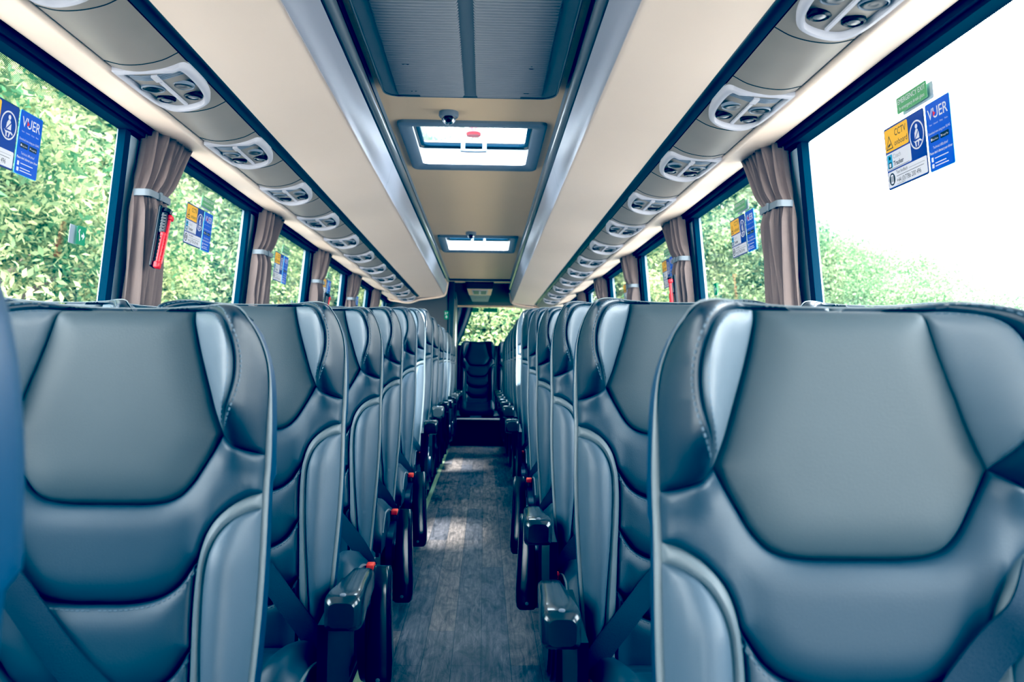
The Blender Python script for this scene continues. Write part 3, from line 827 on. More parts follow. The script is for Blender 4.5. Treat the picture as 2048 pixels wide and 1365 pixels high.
# green notices at the top of the back window
for i, (x, w) in enumerate(((CX0-.115, .17), (CX0+.14, .20))):
    o = empty('window_notice', (x, RY-.015, H+.82))
    prop(o, ['dark green notice with a figure at the top of the back window', 'wide green emergency exit notice at the top of the back window'][i], 'sticker', 'green notices on the back window')
    b = MB(); b.box(-w/2, w/2, -.001, .001, -.035, .025); b.build('green_field', M['notice'], o)
    b = MB()
    if i:
        put_text(b, 'EMERGENCY EXIT', 0, .008, .018, 0, w*.9); b.box(-w*.4, w*.4, -.022, -.016, 0, .0001)
    else:
        b.box(-w*.42, -w*.30, -.025, .018, 0, .0001)
        for q in (.010, -.004, -.018): b.box(-w*.15, w*.42, q, q+.006, 0, .0001)
    b.v = [(p[0], -.0025-p[2], p[1]) if (i and len(b.v)) else p for p in b.v]
    b2 = MB()
    if i: b2.v, b2.f, b2.m = b.v, b.f, b.m
    else:
        b2.box(-w*.42, -w*.30, -.003, -.001, -.025, .018)
        for q in (.010, -.004, -.018): b2.box(-w*.15, w*.42, -.003, -.001, q, q+.006)
    b2.build('lettering', M['noticewhite'], o)

# ------------------------------------------------------------------ emergency hammers
def make_hammer(o):
    b = MB(); b.rbox(-.022, .022, -.115, .095, 0, .012, .006); b.build('bracket', M['black'], o, 40)
    b = MB()
    b.tube([(0, .072, .022), (.004, .085, .024)], .016, 14); b.rbox(-.017, .010, .0, .075, .010, .030, .006)
    for k in range(6): b.box(-.019, -.014, .008+.010*k, .013+.010*k, .014, .030)
    b.build('grip_clip', M['black'], o, 40)
    b = MB()
    P = [(.013,.070),(.010,.045),(.006,-.02),(-.002,-.10)]
    b.tube([(x, y, .030) for x, y in P], [.008,.007,.008,.007], 8)
    P = [(-.016,-.005),(-.020,-.04),(-.026,-.10)]
    b.tube([(x, y, .030) for x, y in P], [.006,.007,.006], 8)
    for k in range(8):
        t = k/7; b.rbox(-.022-.004*t, .006-.006*t, -.012-.085*t-.004, -.012-.085*t+.002, .022, .034, .002, 2)
    b.rbox(-.022, .008, -.010, .004, .020, .036, .004)
    b.rbox(-.030, .000, -.120, -.098, .018, .036, .005)
    b.rbox(.000, .030, .052, .072, .018, .040, .006)
    b.build('handle', M['red'], o, 40)
proto = None
for i, (s, y, z) in enumerate(((-1, 2.95, .43), (-1, 6.00, .40), (1, 4.43, .385))):
    if proto is None: proto = empty('emergency_hammer'); make_hammer(proto); o = proto
    else: o = dup(proto, (0,0,0))
    m = wall_matrix(s, y, z, .105) @ Matrix.Rotation(math.radians(-8 if s < 0 else 5), 4, 'Z')
    o.matrix_world = m
    prop(o, ['red emergency window hammer on the first pillar beside the dense trees', 'red emergency window hammer on the third pillar beside the dense trees', 'red emergency window hammer on the second pillar beside the open sky'][i], 'hammer', 'red emergency hammers')

# ------------------------------------------------------------------ curtains
def curtain_mesh(s, seed):
    rg = random.Random(seed)
    zt, zm, zb = .79, .565, -.13
    ph = [rg.uniform(0, 6.28) for _ in range(4)]
    rows = []
    zs = list(np.linspace(zt, zm, 12)) + list(np.linspace(zm, zb, 14))[1:]
    for z in zs:
        if z >= zm:
            t = (zt-z)/(zt-zm); y0 = .03 - .06*t*t; y1 = .325 - .18*t**.8
        else:
            t = (zm-z)/(zm-zb); y0 = -.03 + .02*t; y1 = .145 + .055*t**.7
        row = []
        N = 110
        for i in range(N+1):
            u = i/N
            amp = .020 if z > zm else .022
            tie = math.exp(-((z-zm)/.035)**2)
            d = amp*(1-.55*tie)*(math.sin(2*math.pi*8.5*u+ph[0]+2.0*(z-zm)) + .45*math.sin(2*math.pi*15*u+ph[1]-3*(z-zm)) + .3*math.sin(2*math.pi*3*u+ph[2]+5*z))
            d += .012*math.sin(math.pi*u) - .028*(1-u)**6
            yy = y0 + (y1-y0)*u + .006*math.sin(2*math.pi*8*u+ph[3]+4*z)
            row.append((s*-(.050 + d) + s*(aw(z)-aw(.5)), yy, z-.5))
        rows.append(row)
    b = MB(); b.grid(rows)
    return b.mesh('curtain_cloth', M['curtain'], 80)
def tie_mesh(s):
    z = .565-.5; b = MB()
    lp = rrect(.018, .078, -.040, .170, .018, 5)
    x_ = s*(aw(.565)-aw(.5))
    f0 = lambda p: (x_-s*p[0], p[1], z-.011+.018*(p[1]-.06))
    f1 = lambda p: (x_-s*p[0], p[1], z+.011+.018*(p[1]-.06))
    b.ring(lp, rrect(.0215, .0745, -.0365, .1665, .015, 5), f0, f1)
    b.rbox(x_-s*.082-.004, x_-s*.082+.004, .045, .062, z-.014, z+.014, .002)
    return b.mesh('tieback', M['tie'], 50)
for s in (-1, 1):
    cm = [curtain_mesh(s, 11), curtain_mesh(s, 23), curtain_mesh(s, 35)]; tm = tie_mesh(s)
    for k in range(6):
        y = 2.962 + 1.5*k
        if s < 0 and y > 10.2: continue
        o = empty('curtain', (CX0 + s*aw(.5), y, H+.5))
        mesh_obj('cloth', cm[k % 3], o); mesh_obj('tieback', tm, o)
        prop(o, 'taupe curtain tied back on the %s window pillar %s' % (ORD[k], WL[s]), 'curtain', 'taupe curtains on the window pillars')
o = empty('curtain', (CX0-.60, RY-.05, H+.6)); b = MB()
b.grid([[(-.34+(.34+.50-.21*max(0,(.30-z)/.6)**1.3*1.0)*u + .0, -.02+.012*math.sin(40*u), z) for u in np.linspace(0,1,40)] for z in np.linspace(.285,-.32,10)])
b.build('cloth', M['navy'], o, 80)
prop(o, 'black curtain drawn to the side of the back window next to the cubicle', 'curtain')

# ------------------------------------------------------------------ coach seats
TILT = math.radians(9.0)
CREASE = .345
ST, CT = math.sin(TILT), math.cos(TILT)
def back_pt(u, v, w):
    return (u, (v-.53)*ST - w*CT, CREASE + v*CT + w*ST)
def w0(u, v):
    au = np.abs(u)
    win = ss(.55, .67, v)*(1-.55*ss(.79, .845, v))
    us = np.interp(v, [.50,.620,.656,.698,.748,.792,.822], [.161,.155,.141,.128,.113,.102,.096])
    wing = .074*ss(0, 1, (au-us)/(.185-us))*win - .062*ss(.184, .225, au)*win
    low = 1-ss(.42, .56, v)
    bol = .040*ss(.120, .172, au)*low - .036*ss(.186, .226, au)*low
    return wing + bol + .012*np.exp(-((v-.22)/.16)**2) - .018*ss(.80, .84, v) - .010*ss(.195, .225, au)

def mirror(p): return [(-x, y) for x, y in p]
OUTL = [(.203,-.02),(.207,.03),(.214,.15),(.221,.30),(.2225,.42),(.2205,.53),(.2215,.59),(.2225,.66),(.220,.715),(.211,.757),(.197,.787),(.172,.810),(.140,.8195),(.10,.8185),(.05,.815),(0,.814)]
OUTL = [(u, v if v < .60 else .60+(v-.60)*1.055) for u, v in OUTL]
OUTL_S = [tuple(p) for p in smooth_line(OUTL, 4)]
def up_(pts): return [(u, v if v < .62 else .62+(v-.62)*1.11) for u, v in pts]
def cut(line, v0, v1): return [p for p in line if v0-1e-6 <= p[1] <= v1+1e-6]
HB = [tuple(p) for p in smooth_line([(0,.510),(.06,.511),(.095,.519),(.118,.540),(.138,.575),(.161,.620)], 4)]        # headrest bottom, right half
HS = [tuple(p) for p in smooth_line(up_([(.161,.620),(.147,.652),(.134,.69),(.119,.735),(.108,.775),(.102,.802)]), 4)]      # headrest side
ARC = [tuple(p) for p in smooth_line(up_([(.102,.802),(.126,.800),(.152,.789),(.172,.768),(.184,.738),(.1875,.705),(.184,.672),(.175,.644),(.161,.620)]), 4)]
WS = [tuple(p) for p in smooth_line([(.161,.620),(.180,.603),(.200,.594),(.2215,.590)], 3)]                            # wing seam
BO = [tuple(p) for p in smooth_line([(.2205,.530),(.200,.523),(.174,.505),(.153,.474),(.141,.434),(.1365,.39),(.138,.33),(.143,.26),(.148,.17),(.152,.06),(.153,-.02)], 4)]
BI = [tuple(p) for p in smooth_line([(.2215,.506),(.201,.499),(.179,.481),(.164,.453),(.156,.42),(.154,.38),(.157,.32),(.163,.25),(.170,.17),(.178,.06),(.183,-.02)], 4)]
def seam(v_side, v_c, uside):
    return [tuple(p) for p in smooth_line([(0,v_c),(.045,v_c+.001),(.080,v_c+.008),(.105,v_c+.022),(.122,v_c+.042),(uside,v_side)], 3)]
S2 = seam(.434, .362, .141); S3 = seam(.302, .230, .1405); S4 = seam(.170, .098, .148)

def dens(poly, sp):
    out = []
    k = len(poly)
    for i in range(k):
        a = np.array(poly[i], float); b = np.array(poly[(i+1) % k], float)
        L = np.linalg.norm(b-a)
        if L < 1e-6: continue
        m = max(1, int(math.ceil(L/sp)))
        for j in range(m): out.append(tuple(a+(b-a)*j/m))
    res = []
    for p in out:
        if not res or (abs(p[0]-res[-1][0])+abs(p[1]-res[-1][1])) > 1e-5: res.append(p)
    return res
def seg_dist(P, poly):
    A = np.array(poly); B = np.roll(A, -1, 0)
    D = B-A; LL = (D**2).sum(1)+1e-15
    d = np.full(len(P), 1e9)
    for a, e_, l in zip(A, D, LL):
        t = np.clip(((P-a)@e_)/l, 0, 1)
        d = np.minimum(d, np.linalg.norm(P-(a+t[:,None]*e_), axis=1))
    return d
def inside(P, poly):
    A = np.array(poly); B = np.roll(A, -1, 0); c = np.zeros(len(P), bool)
    for (x1, y1), (x2, y2) in zip(A, B):
        if y1 == y2: continue
        m = ((y1 > P[:,1]) != (y2 > P[:,1])) & (P[:,0] < (x2-x1)*(P[:,1]-y1)/(y2-y1)+x1)
        c ^= m
    return c
class Region:
    def __init__(s, poly, hh, rr, sp=.0105, seamd=.006):
        s.poly = dens(poly, .008); s.h = hh; s.r = rr; s.sd = seamd; s.sp = sp
    def w(s, P):
        P = np.asarray(P, float).reshape(-1, 2)
        d = seg_dist(P, s.poly); t = np.clip(d/s.r, 0, 1)
        return w0(P[:,0], P[:,1]) + s.h*np.sqrt(np.maximum(0, 1-(1-t)**2)) - s.sd*(1-np.clip(d/.006, 0, 1))
    def add(s, mb):
        A = np.array(s.poly); lo, hi = A.min(0), A.max(0)
        gx, gy = np.meshgrid(np.arange(lo[0]+s.sp/2, hi[0], s.sp), np.arange(lo[1]+s.sp/2, hi[1], s.sp))
        G = np.stack([gx.ravel(), gy.ravel()], 1)
        G = G[inside(G, s.poly)]; d = seg_dist(G, s.poly); G = G[d > .0135]
        T = np.roll(A, -1, 0)-np.roll(A, 1, 0); Nn = np.stack([-T[:,1], T[:,0]], 1); Nn /= np.linalg.norm(Nn, axis=1)[:,None]+1e-12
        rings = []
        for off in (.0028, .006, .0105):
            for sg in (1, -1):
                Q = A+Nn*off*sg
                ok = inside(Q, s.poly); Q = Q[ok]
                if len(Q):
                    Q = Q[seg_dist(Q, s.poly) > off*.93]; rings.append(Q)
        pts = np.concatenate([A]+rings+[G])
        k = len(A)
        ov, oe, of, *_ = delaunay_2d_cdt([Vector(p) for p in pts], [], [list(range(k))], 1, 1e-6)
        V = np.array([p[:] for p in ov]); w = s.w(V)
        vs = [back_pt(V[i,0], V[i,1], w[i]) for i in range(len(V))]
        fs = [tuple(f) for f in of]
        cnt = {}
        for f in fs:
            for i in range(len(f)):
                e_ = (f[i], f[(i+1) % len(f)]); cnt[tuple(sorted(e_))] = cnt.get(tuple(sorted(e_)), 0)+1
        bd = [e_ for e_, c in cnt.items() if c == 1]
        base = len(vs); mp = {}
        for a, b_ in bd:
            for i in (a, b_):
                if i not in mp:
                    mp[i] = (len(vs), len(vs)+1)
                    vs.append(vs[i]); vs.append(back_pt(V[i,0], V[i,1], float(w0(V[i,0], V[i,1]))-.022))
            fs.append((mp[a][0], mp[b_][0], mp[b_][1], mp[a][1]))
        mb.add(vs, fs)
def symm(right):            # right half polyline from centre-top ... -> closed symmetric loop
    return right + [(-x, y) for x, y in reversed(right)]
R_HEAD = Region(symm([(0.0,.510)] + HB[1:] + HS[1:] + [(0,.8005)][:0]) , .016, .060)
R_WING = {sg: Region([(sg*x, y) for x, y in (ARC + HS[1:-1])], .010, .022) for sg in (1, -1)}
out_up = cut(OUTL_S, .5899, .9)
sur = WS[:-1] + [(.2215,.590)] + [p for p in out_up if p[1] > .5905]
inner = [(-x, y) for x, y in reversed(ARC[:-1])]
R_SURR = Region(WS + [p for p in OUTL_S[OUTL_S.index(min(OUTL_S, key=lambda q: abs(q[1]-.590)))+1:-1]] + [(0,.814)] +
                [(-x, y) for x, y in reversed(WS + [p for p in OUTL_S[OUTL_S.index(min(OUTL_S, key=lambda q: abs(q[1]-.590)))+1:-1]])] +
                [(-x, y) for x, y in reversed(ARC[:-1])] + ARC[:-1], .012, .018, sp=.009)
mid_out = [(.2205,.530),(.2205,.55),(.2215,.575),(.2215,.590)]
P1 = HB[:-1] + WS + list(reversed(mid_out))[1:] + [p for p in BO[1:] if p[1] > .4345] + list(reversed(S2))
P2 = S2 + [p for p in BO if .303 < p[1] < .4335] + list(reversed(S3))
P3 = S3 + [p for p in BO if .171 < p[1] < .3015] + list(reversed(S4))
P4 = S4 + [p for p in BO if p[1] < .1695] + [(0,-.02)]
def sym_between(poly_right):
    """poly_right runs from the centre line (u=0) out and back to the centre line"""
    left = [(-x, y) for x, y in reversed(poly_right)]
    return poly_right + [p for p in left if abs(p[0]) > 1e-9]
PILL = [Region(sym_between(p), .020, .045) for p in (P1, P2, P3, P4)]
R_BORD = {sg: Region([(sg*x, y) for x, y in (BO + list(reversed(BI)))], .007, .009, sp=.008) for sg in (1, -1)}
o_low = [p for p in OUTL_S if p[1] < .5055]
R_BOLS = {sg: Region([(sg*x, y) for x, y in (BI + o_low)], .014, .040) for sg in (1, -1)}

SM = {}
def reg_mesh(name, regs, m, flat_=60):
    b = MB()
    for r in regs: r.add(b)
    SM[name] = b.mesh(name, m, flat_)
reg_mesh('headrest', [R_HEAD], M['headleather'])
reg_mesh('headrest_surround', [R_SURR], M['darkleather'])
for sg, nm in ((1, 'wingR'), (-1, 'wingL')): reg_mesh(nm, [R_WING[sg]], M['wingleather'])
reg_mesh('backrest', PILL, M['leather'])
for sg, nm in ((1, 'bolR'), (-1, 'bolL')):
    reg_mesh(nm, [R_BOLS[sg]], M['bolster']); reg_mesh(nm+'b', [R_BORD[sg]], M['border'])
# stitching beside the seams
def stitch(regs, lines, off=.0):
    b = MB()
    for reg, line, side in lines:
        L = np.array(smooth_line(line, 3)); d = np.linalg.norm(np.diff(L, axis=0), axis=1); c = np.concatenate([[0], np.cumsum(d)])
        for t in np.arange(.006, c[-1]-.006, .0072):
            p = np.array([np.interp(t, c, L[:,k]) for k in (0,1)]); q = np.array([np.interp(t+.0046, c, L[:,k]) for k in (0,1)])
            tn = (q-p)/np.linalg.norm(q-p); nn = np.array([-tn[1], tn[0]])*side
            p = p+nn; q = q+nn
            wv = reg.w([p, q])
            b.tube([back_pt(p[0],p[1],wv[0]+.0004), back_pt(q[0],q[1],wv[1]+.0004)], .0011, 4)
    return b.mesh('stitching', M['stitch'])
SM['stitch_wing'] = {}
for sg in (1, -1):
    arc = [(sg*x, y) for x, y in ARC[1:-1:2]]
    SM['stitch_wing'][sg] = stitch(None, [(R_WING[sg], arc, -.006*sg)])
SM['stitch_sur'] = stitch(None, [(R_SURR, [(sg*x, y) for x, y in ARC[1:-1:2]], .010*sg) for sg in (1, -1)] + [(R_SURR, [(sg*x, y) for x, y in WS[2:]], .0) for sg in ()])
SM['stitch_back'] = stitch(None, [(PILL[i+1], [(sg*x, y) for x, y in S_[::2]], -.009*sg) for i, S_ in enumerate((S2, S3, S4)) for sg in (1, -1)])

# piping that edges the whole back
full_out = OUTL_S + [(-x, y) for x, y in reversed(OUTL_S[:-1])]
b = MB(); fo = [(u*1.010, v+(.0025 if v > .8 else 0)) for u, v in full_out]
b.tube([back_pt(u, v, float(w0(u/1.01, v))-.010) for u, v in fo], [.0012+.0046*(1-float(ss(.60,.74,v))) for u, v in fo], 8); SM['edge_piping'] = b.mesh('edge_piping', M['piping'], 60)
# back shell with the deeper shoulder section
rows = []
def shell_depth(v):
    lo = .058
    up = .034 + .054*(1-ss(.57, .80, v))
    return lo + (up-lo)*float(ss(.548, .566, v))
for (u, v) in [(.205,-.03)] + OUTL_S[:-12]:
    hw = u*1.006 + .001; d = shell_depth(v); wf = float(w0(u, v))-.012
    tp = .005*float(ss(.55,.60,v))
    flare = .002*float(ss(.55,.565,v))*(1-float(ss(.62,.80,v)))
    ring = [(hw, wf), (hw+.0015+flare, wf-d*.5), (hw+.0015-tp, -.012-d*.86), (hw-.010-tp, -.020-d), (hw-.06, -.026-d), (0, -.030-d)]
    ring += [(-x, w) for x, w in reversed(ring[:-1])]
    rows.append([back_pt(x, v, w) for x, w in ring])
for (v, hs, dd) in ((.810,.975,.028),(.822,.90,.022),(.8285,.75,.016)):
    u = .19
    ring = [(u*hs+.004, -.022), (u*hs, -.03), (u*hs-.004, -.03-dd*.6), (u*hs-.02, -.034-dd), (u*hs-.06, -.036-dd), (0, -.038-dd)]
    ring += [(-x, w) for x, w in reversed(ring[:-1])]
    rows.append([back_pt(x, v, w) for x, w in ring])
b = MB(); b.grid(rows); SM['back_shell'] = b.mesh('back_shell', M['shell'], 50)

# seat cushion: rounded pad with a raised front and side bolsters
def cushion():
    b = MB(); rows = []
    ys = np.linspace(.045, -.475, 22)
    for y in ys:
        t = (.045-y)/.52
        front = float(ss(.86, 1.0, t))
        row = []
        for u in np.linspace(-.212, .212, 33):
            a = abs(u)
            z = .352 + .050*float(ss(.15, .75, t)) + .022*float(ss(.125, .165, a)) - .030*float(ss(.180, .214, a)) - .075*front**1.6
            z -= .010*math.exp(-((t-.48)/.018)**2)*(a < .15) + .007*math.exp(-((a-.138)/.006)**2)
            row.append((u, y, z))
        row = [(-.212, y, .255), (-.2135, y, .300)] + row + [(.2135, y, .300), (.212, y, .255)]
        rows.append(row)
    last = rows[-1]
    rows.append([(p[0]*.985, p[1]-.012, min(p[2]-.012, .31)) for p in last]); rows.append([(p[0]*.97, p[1]-.002, .252) for p in last])
    b.grid(rows)
    b.box(-.20, .20, -.465, .04, .235, .258)
    return b.mesh('seat_cushion', M['leather'], 60)
SM['cushion'] = cushion()
b = MB()
for sg in (1, -1): b.tube([(sg*.2125, y, .352 + .050*float(ss(.15,.75,(.045-y)/.52)) - .022 - .06*float(ss(.86,1,(.045-y)/.52))) for y in np.linspace(.03,-.47,14)], .004, 6)
SM['cushion_piping'] = b.mesh('cushion_piping', M['piping'], 60)
b = MB(); b.rbox(-.17, .17, -.40, .02, .20, .238, .01); b.rbox(-.16, -.10, -.34, -.02, .0, .205, .01); b.rbox(.10, .16, -.34, -.02, .0, .205, .01); b.rbox(-.17, .17, -.36, .0, 0, .02, .006)
SM['pedestal'] = b.mesh('pedestal', M['black'], 40)
# aisle side pieces (drawn for the aisle on the +u side)
def armrest(sg):
    b = MB(); rows = []
    # along the arm from the pivot (l=0) to the front (l=.34); section in (across, up)
    prof = [(0,.022,.020,.026),(.02,.026,.026,.032),(.08,.027,.030,.036),(.18,.031,.034,.036),(.26,.036,.038,.037),(.305,.036,.038,.036),(.325,.033,.034,.032),(.335,.025,.026,.024)]
    for (l, hwd, up, dn) in prof:
        sec = rrect(-hwd, hwd, -dn, up, [min(.012,dn*.5),min(.012,dn*.5),min(.014,up*.6),min(.014,up*.6)], 3)
        rows.append([(sg*x, -l, z) for x, z in sec])
    b.grid(rows, closed=True)
    b.add(rows[0], [tuple(range(len(rows[0])))]); b.add(rows[-1], [tuple(range(len(rows[-1])))])
    return b.mesh('armrest', M['arm'], 45)
def arm_button(sg):
    b = MB(); b.lathe([(.006,-.002),(.006,.0015),(.004,.003)], 14, Matrix.Translation((0,-.312,.037))); return b.mesh('arm_button', M['frame'], 40)
def bracket(sg):
    b = MB()
    poly = [(-.325,.475),(-.02,.500),(-.0,.36),(-.03,.16),(-.10,.10),(-.26,.10),(-.315,.16),(-.33,.30)]
    b.prism(poly, lambda p: (sg*.232, p[0], p[1]), lambda p: (sg*.252, p[0], p[1]))
    return b.mesh('arm_bracket', M['black'])
def shield_(sg):
    b = MB()
    poly = smooth_line([(-.06,.30),(-.10,.325),(-.22,.32),(-.34,.29),(-.39,.23),(-.38,.15),(-.33,.07),(-.24,.02),(-.14,.03),(-.08,.10),(-.05,.2),(-.06,.30)], 4)[:-1]
    poly = [tuple(p) for p in poly]
    b.prism(poly, lambda p: (sg*.214, p[0], p[1]), lambda p: (sg*.236, p[0], p[1]))
    c = (-.22,.17)
    b.tube([(sg*.240, c[0]+(p[0]-c[0])*.66, c[1]+(p[1]-c[1])*.66) for p in poly], .006, 6, closed=True)
    b.lathe([(.03,0),(.03,.01),(.018,.016),(.004,.016)], 16, Matrix.Translation((sg*.236, -.22, .11)) @ Matrix.Rotation(sg*math.pi/2, 4, 'Y'))
    return b.mesh('side_shield', M['shield'], 40)
def belt(sg):
    pts = [(-.188,.505,.050),(-.160,.455,.062),(-.12,.405,.044),(-.03,.290,.040),(.06,.200,.042),(.13,.115,.060),(.185,.045,.066),(.222,-.03,.052)]
    L = smooth_line(pts, 5); rows = []
    for i, p in enumerate(L):
        a = L[max(0,i-1)]; c = L[min(len(L)-1,i+1)]
        t = (c-a)[:2]; t /= np.linalg.norm(t); nn = np.array([-t[1], t[0]])*.0235
        for _ in (0,):
            q0, q1 = p[:2]-nn, p[:2]+nn
            rows.append([back_pt(sg*q0[0], q0[1], p[2]), back_pt(sg*(q0[0]+nn[0]*.66), q0[1]+nn[1]*.66, p[2]+.0025), back_pt(sg*(q0[0]+nn[0]*1.33), q0[1]+nn[1]*1.33, p[2]+.0025), back_pt(sg*q1[0], q1[1], p[2])])
    b = MB(); b.grid(rows)
    b.grid([[tuple(np.array(p)+np.array((0,.004,0))) for p in r] for r in rows])
    return b.mesh('seat_belt', M['belt'], 60)
def tongue(sg):
    b = MB(); o = back_pt(sg*.222, -.03, .052)
    b.rbox(o[0]-.026, o[0]+.026, o[1]-.010, o[1]+.010, o[2]-.024, o[2]+.016, .006)
    b.tube([(o[0]-.022,o[1],o[2]+.018),(o[0]+.022,o[1],o[2]+.018)], .005, 8)
    return b.mesh('belt_tongue', M['ventdark'], 40)
def buckle(sg):
    b = MB(); b.rbox(sg*.226-.013, sg*.226+.013, -.215, -.165, .26, .350, .006); return b.mesh('belt_buckle', M['black'], 40)
def button(sg):
    b = MB(); b.rbox(sg*.226-.012, sg*.226+.012, -.219, -.170, .343, .362, .004); return b.mesh('release_button', M['orange'], 40)
for sg in (1, -1):
    SM['arm', sg] = armrest(sg); SM['armbtn', sg] = arm_button(sg); SM['bracket', sg] = bracket(sg); SM['shield', sg] = shield_(sg)
    SM['belt', sg] = belt(sg); SM['tongue', sg] = tongue(sg); SM['buckle', sg] = buckle(sg); SM['button', sg] = button(sg)

def make_seat(sg, aisle, ped=True):
    r = empty('coach_seat')
    mesh_obj('headrest', SM['headrest'], r)
    hs = mesh_obj('headrest_surround', SM['headrest_surround'], r); mesh_obj('stitching', SM['stitch_sur'], hs)
    for k, nm in ((1, 'wingR'), (-1, 'wingL')):
        wg = mesh_obj('headrest_wing', SM[nm], r); mesh_obj('stitching', SM['stitch_wing'][k], wg)
    bk_ = mesh_obj('backrest', SM['backrest'], r); mesh_obj('stitching', SM['stitch_back'], bk_)
    for nm in ('bolR', 'bolL'):
        bo = mesh_obj('side_bolster', SM[nm], r); mesh_obj('bolster_border', SM[nm+'b'], bo)
    mesh_obj('back_shell', SM['back_shell'], r); mesh_obj('edge_piping', SM['edge_piping'], r)
    c = mesh_obj('seat_cushion', SM['cushion'], r); mesh_obj('cushion_piping', SM['cushion_piping'], c)
    if ped: mesh_obj('pedestal', SM['pedestal'], r)
    if aisle:
        a = mesh_obj('armrest', SM['arm', sg], r); a.location = (sg*.283, -.035, .505); mesh_obj('arm_button', SM['armbtn', sg], a)
        mesh_obj('arm_bracket', SM['bracket', sg], r)
        mesh_obj('side_shield', SM['shield', sg], r)
        bl = mesh_obj('seat_belt', SM['belt', sg], r); mesh_obj('belt_tongue', SM['tongue', sg], bl)
        bu = mesh_obj('belt_buckle', SM['buckle', sg], r); mesh_obj('release_button', SM['button', sg], bu)
    return r
SIDEW = {-1: 'tree side of the aisle', 1: 'sky side of the aisle'}
for s, rows_, xa, xw in ((-1, L_ROWS, -.5585, -1.0155), (1, R_ROWS, .4335, .8905)):
    sg = -s                        # aisle lies on +x for the tree side
    pa = make_seat(sg, True); pw = make_seat(sg, False)
    lowered = {3, 4, 5} if s < 0 else {3, 4}
    for i, (y, zb) in enumerate(rows_):
        z = base_z(zb)
        oa = pa if i == 0 else dup(pa, (0,0,0)); ow = pw if i == 0 else dup(pw, (0,0,0))
        oa.location = (xa, y, z); ow.location = (xw, y+.012, z)
        oa.scale = (KS*1.06, KS, KS); ow.scale = (KS, KS, KS)
        for ch in oa.children:
            if ch.name.startswith('armrest'):
                if i in lowered:
                    ch.rotation_euler = (math.radians(82), 0, 0); ch.location = (sg*.275, -.33, .385)
                else:
                    ch.rotation_euler = (0,0,0); ch.location = (sg*.283, -.035, .505)
            if ch.name.startswith('arm_bracket') and i in lowered:
                ch.scale = (1, .8, .55)
        st_ = 'folded down' if i in lowered else 'raised'
        prop(oa, 'grey leather aisle seat, %s row on the %s, armrest %s' % (ORD[i], SIDEW[s], st_), 'seat', 'coach seats in rows')
        prop(ow, 'grey leather window seat, %s row on the %s' % (ORD[i], SIDEW[s]), 'seat', 'coach seats in rows')
# back bench
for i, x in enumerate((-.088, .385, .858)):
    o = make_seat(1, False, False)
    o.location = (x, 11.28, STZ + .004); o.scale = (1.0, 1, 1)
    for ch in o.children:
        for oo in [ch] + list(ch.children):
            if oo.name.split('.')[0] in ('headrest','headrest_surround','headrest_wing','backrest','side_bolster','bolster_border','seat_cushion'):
                oo.material_slots[0].link = 'OBJECT'; oo.material_slots[0].material = M['darkleather']  # darker leather puts the shade at the rear into the seat colour
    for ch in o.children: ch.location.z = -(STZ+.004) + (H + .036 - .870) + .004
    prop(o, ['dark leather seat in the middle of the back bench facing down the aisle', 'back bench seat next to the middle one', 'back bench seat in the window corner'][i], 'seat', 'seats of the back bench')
b = MB(); b.rbox(-.07, .07, -.01, .01, -.008, .008, .003)
o = b.build('latch_plate', M['frame']); o.location = (-.10, 10.79, STZ+.014); prop(o, 'small grey latch plate under the middle back bench seat', 'latch')

# ------------------------------------------------------------------ outside
mb = MB(); mb.grid([[(-60, y, -1.35), (60, y, -1.35)] for y in (-25, 0, 30, 90)])
prop(mb.build('ground', M['ground']), kind='structure')
def foliage_mesh(name, seed, m, rx, ry, rz, n_cl, per, leaf):
    rg = np.random.default_rng(seed)
    d = rg.normal(size=(n_cl,3)); d /= np.linalg.norm(d, axis=1)[:,None]
    rad = .45+.55*rg.random(n_cl)**.5
    c = d*rad[:,None]*np.array([rx, ry, rz])
    cs = .45+.5*rg.random(n_cl)
    P = np.repeat(c, per, 0) + rg.normal(size=(n_cl*per,3))*np.repeat(cs, per)[:,None]*np.array([.42,.42,.30])
    k = len(P)
    nrm = rg.normal(size=(k,3)) + np.array([0,0,.9]); nrm /= np.linalg.norm(nrm, axis=1)[:,None]
    t = np.cross(nrm, rg.normal(size=(k,3))); t /= np.linalg.norm(t, axis=1)[:,None]
    bt = np.cross(nrm, t)
    sz = leaf*(.6+.8*rg.random(k))[:,None]
    V = np.empty((k,4,3))
    V[:,0] = P - t*sz; V[:,1] = P - bt*sz*.45 + nrm*sz*.12; V[:,2] = P + t*sz; V[:,3] = P + bt*sz*.45 + nrm*sz*.12
    me = bpy.data.meshes.new(name)
    me.vertices.add(k*4); me.vertices.foreach_set('co', V.reshape(-1))
    me.loops.add(k*4); me.loops.foreach_set('vertex_index', np.arange(k*4, dtype=np.int32))
    me.polygons.add(k); me.polygons.foreach_set('loop_start', np.arange(0, k*4, 4, dtype=np.int32)); me.polygons.foreach_set('loop_total', np.full(k, 4, dtype=np.int32))
    me.materials.append(m); me.update(calc_edges=True); me.validate()
    return me
def trunk_mesh(h):
    b = MB(); b.tube([(0,0,0),(.06,.03,h*.4),(-.03,.08,h*.75),(.05,0,h)], [.17,.13,.10,.05], 9)
    for k in range(6):
        a = k*1.05; z = h*(.4+.09*k)
        b.tube([(0,0,z),(.7*math.cos(a),.7*math.sin(a),z+.6),(1.4*math.cos(a),1.4*math.sin(a),z+1.0)], [.06,.04,.015], 6)
    return b.mesh('trunk', M['bark'], 60)
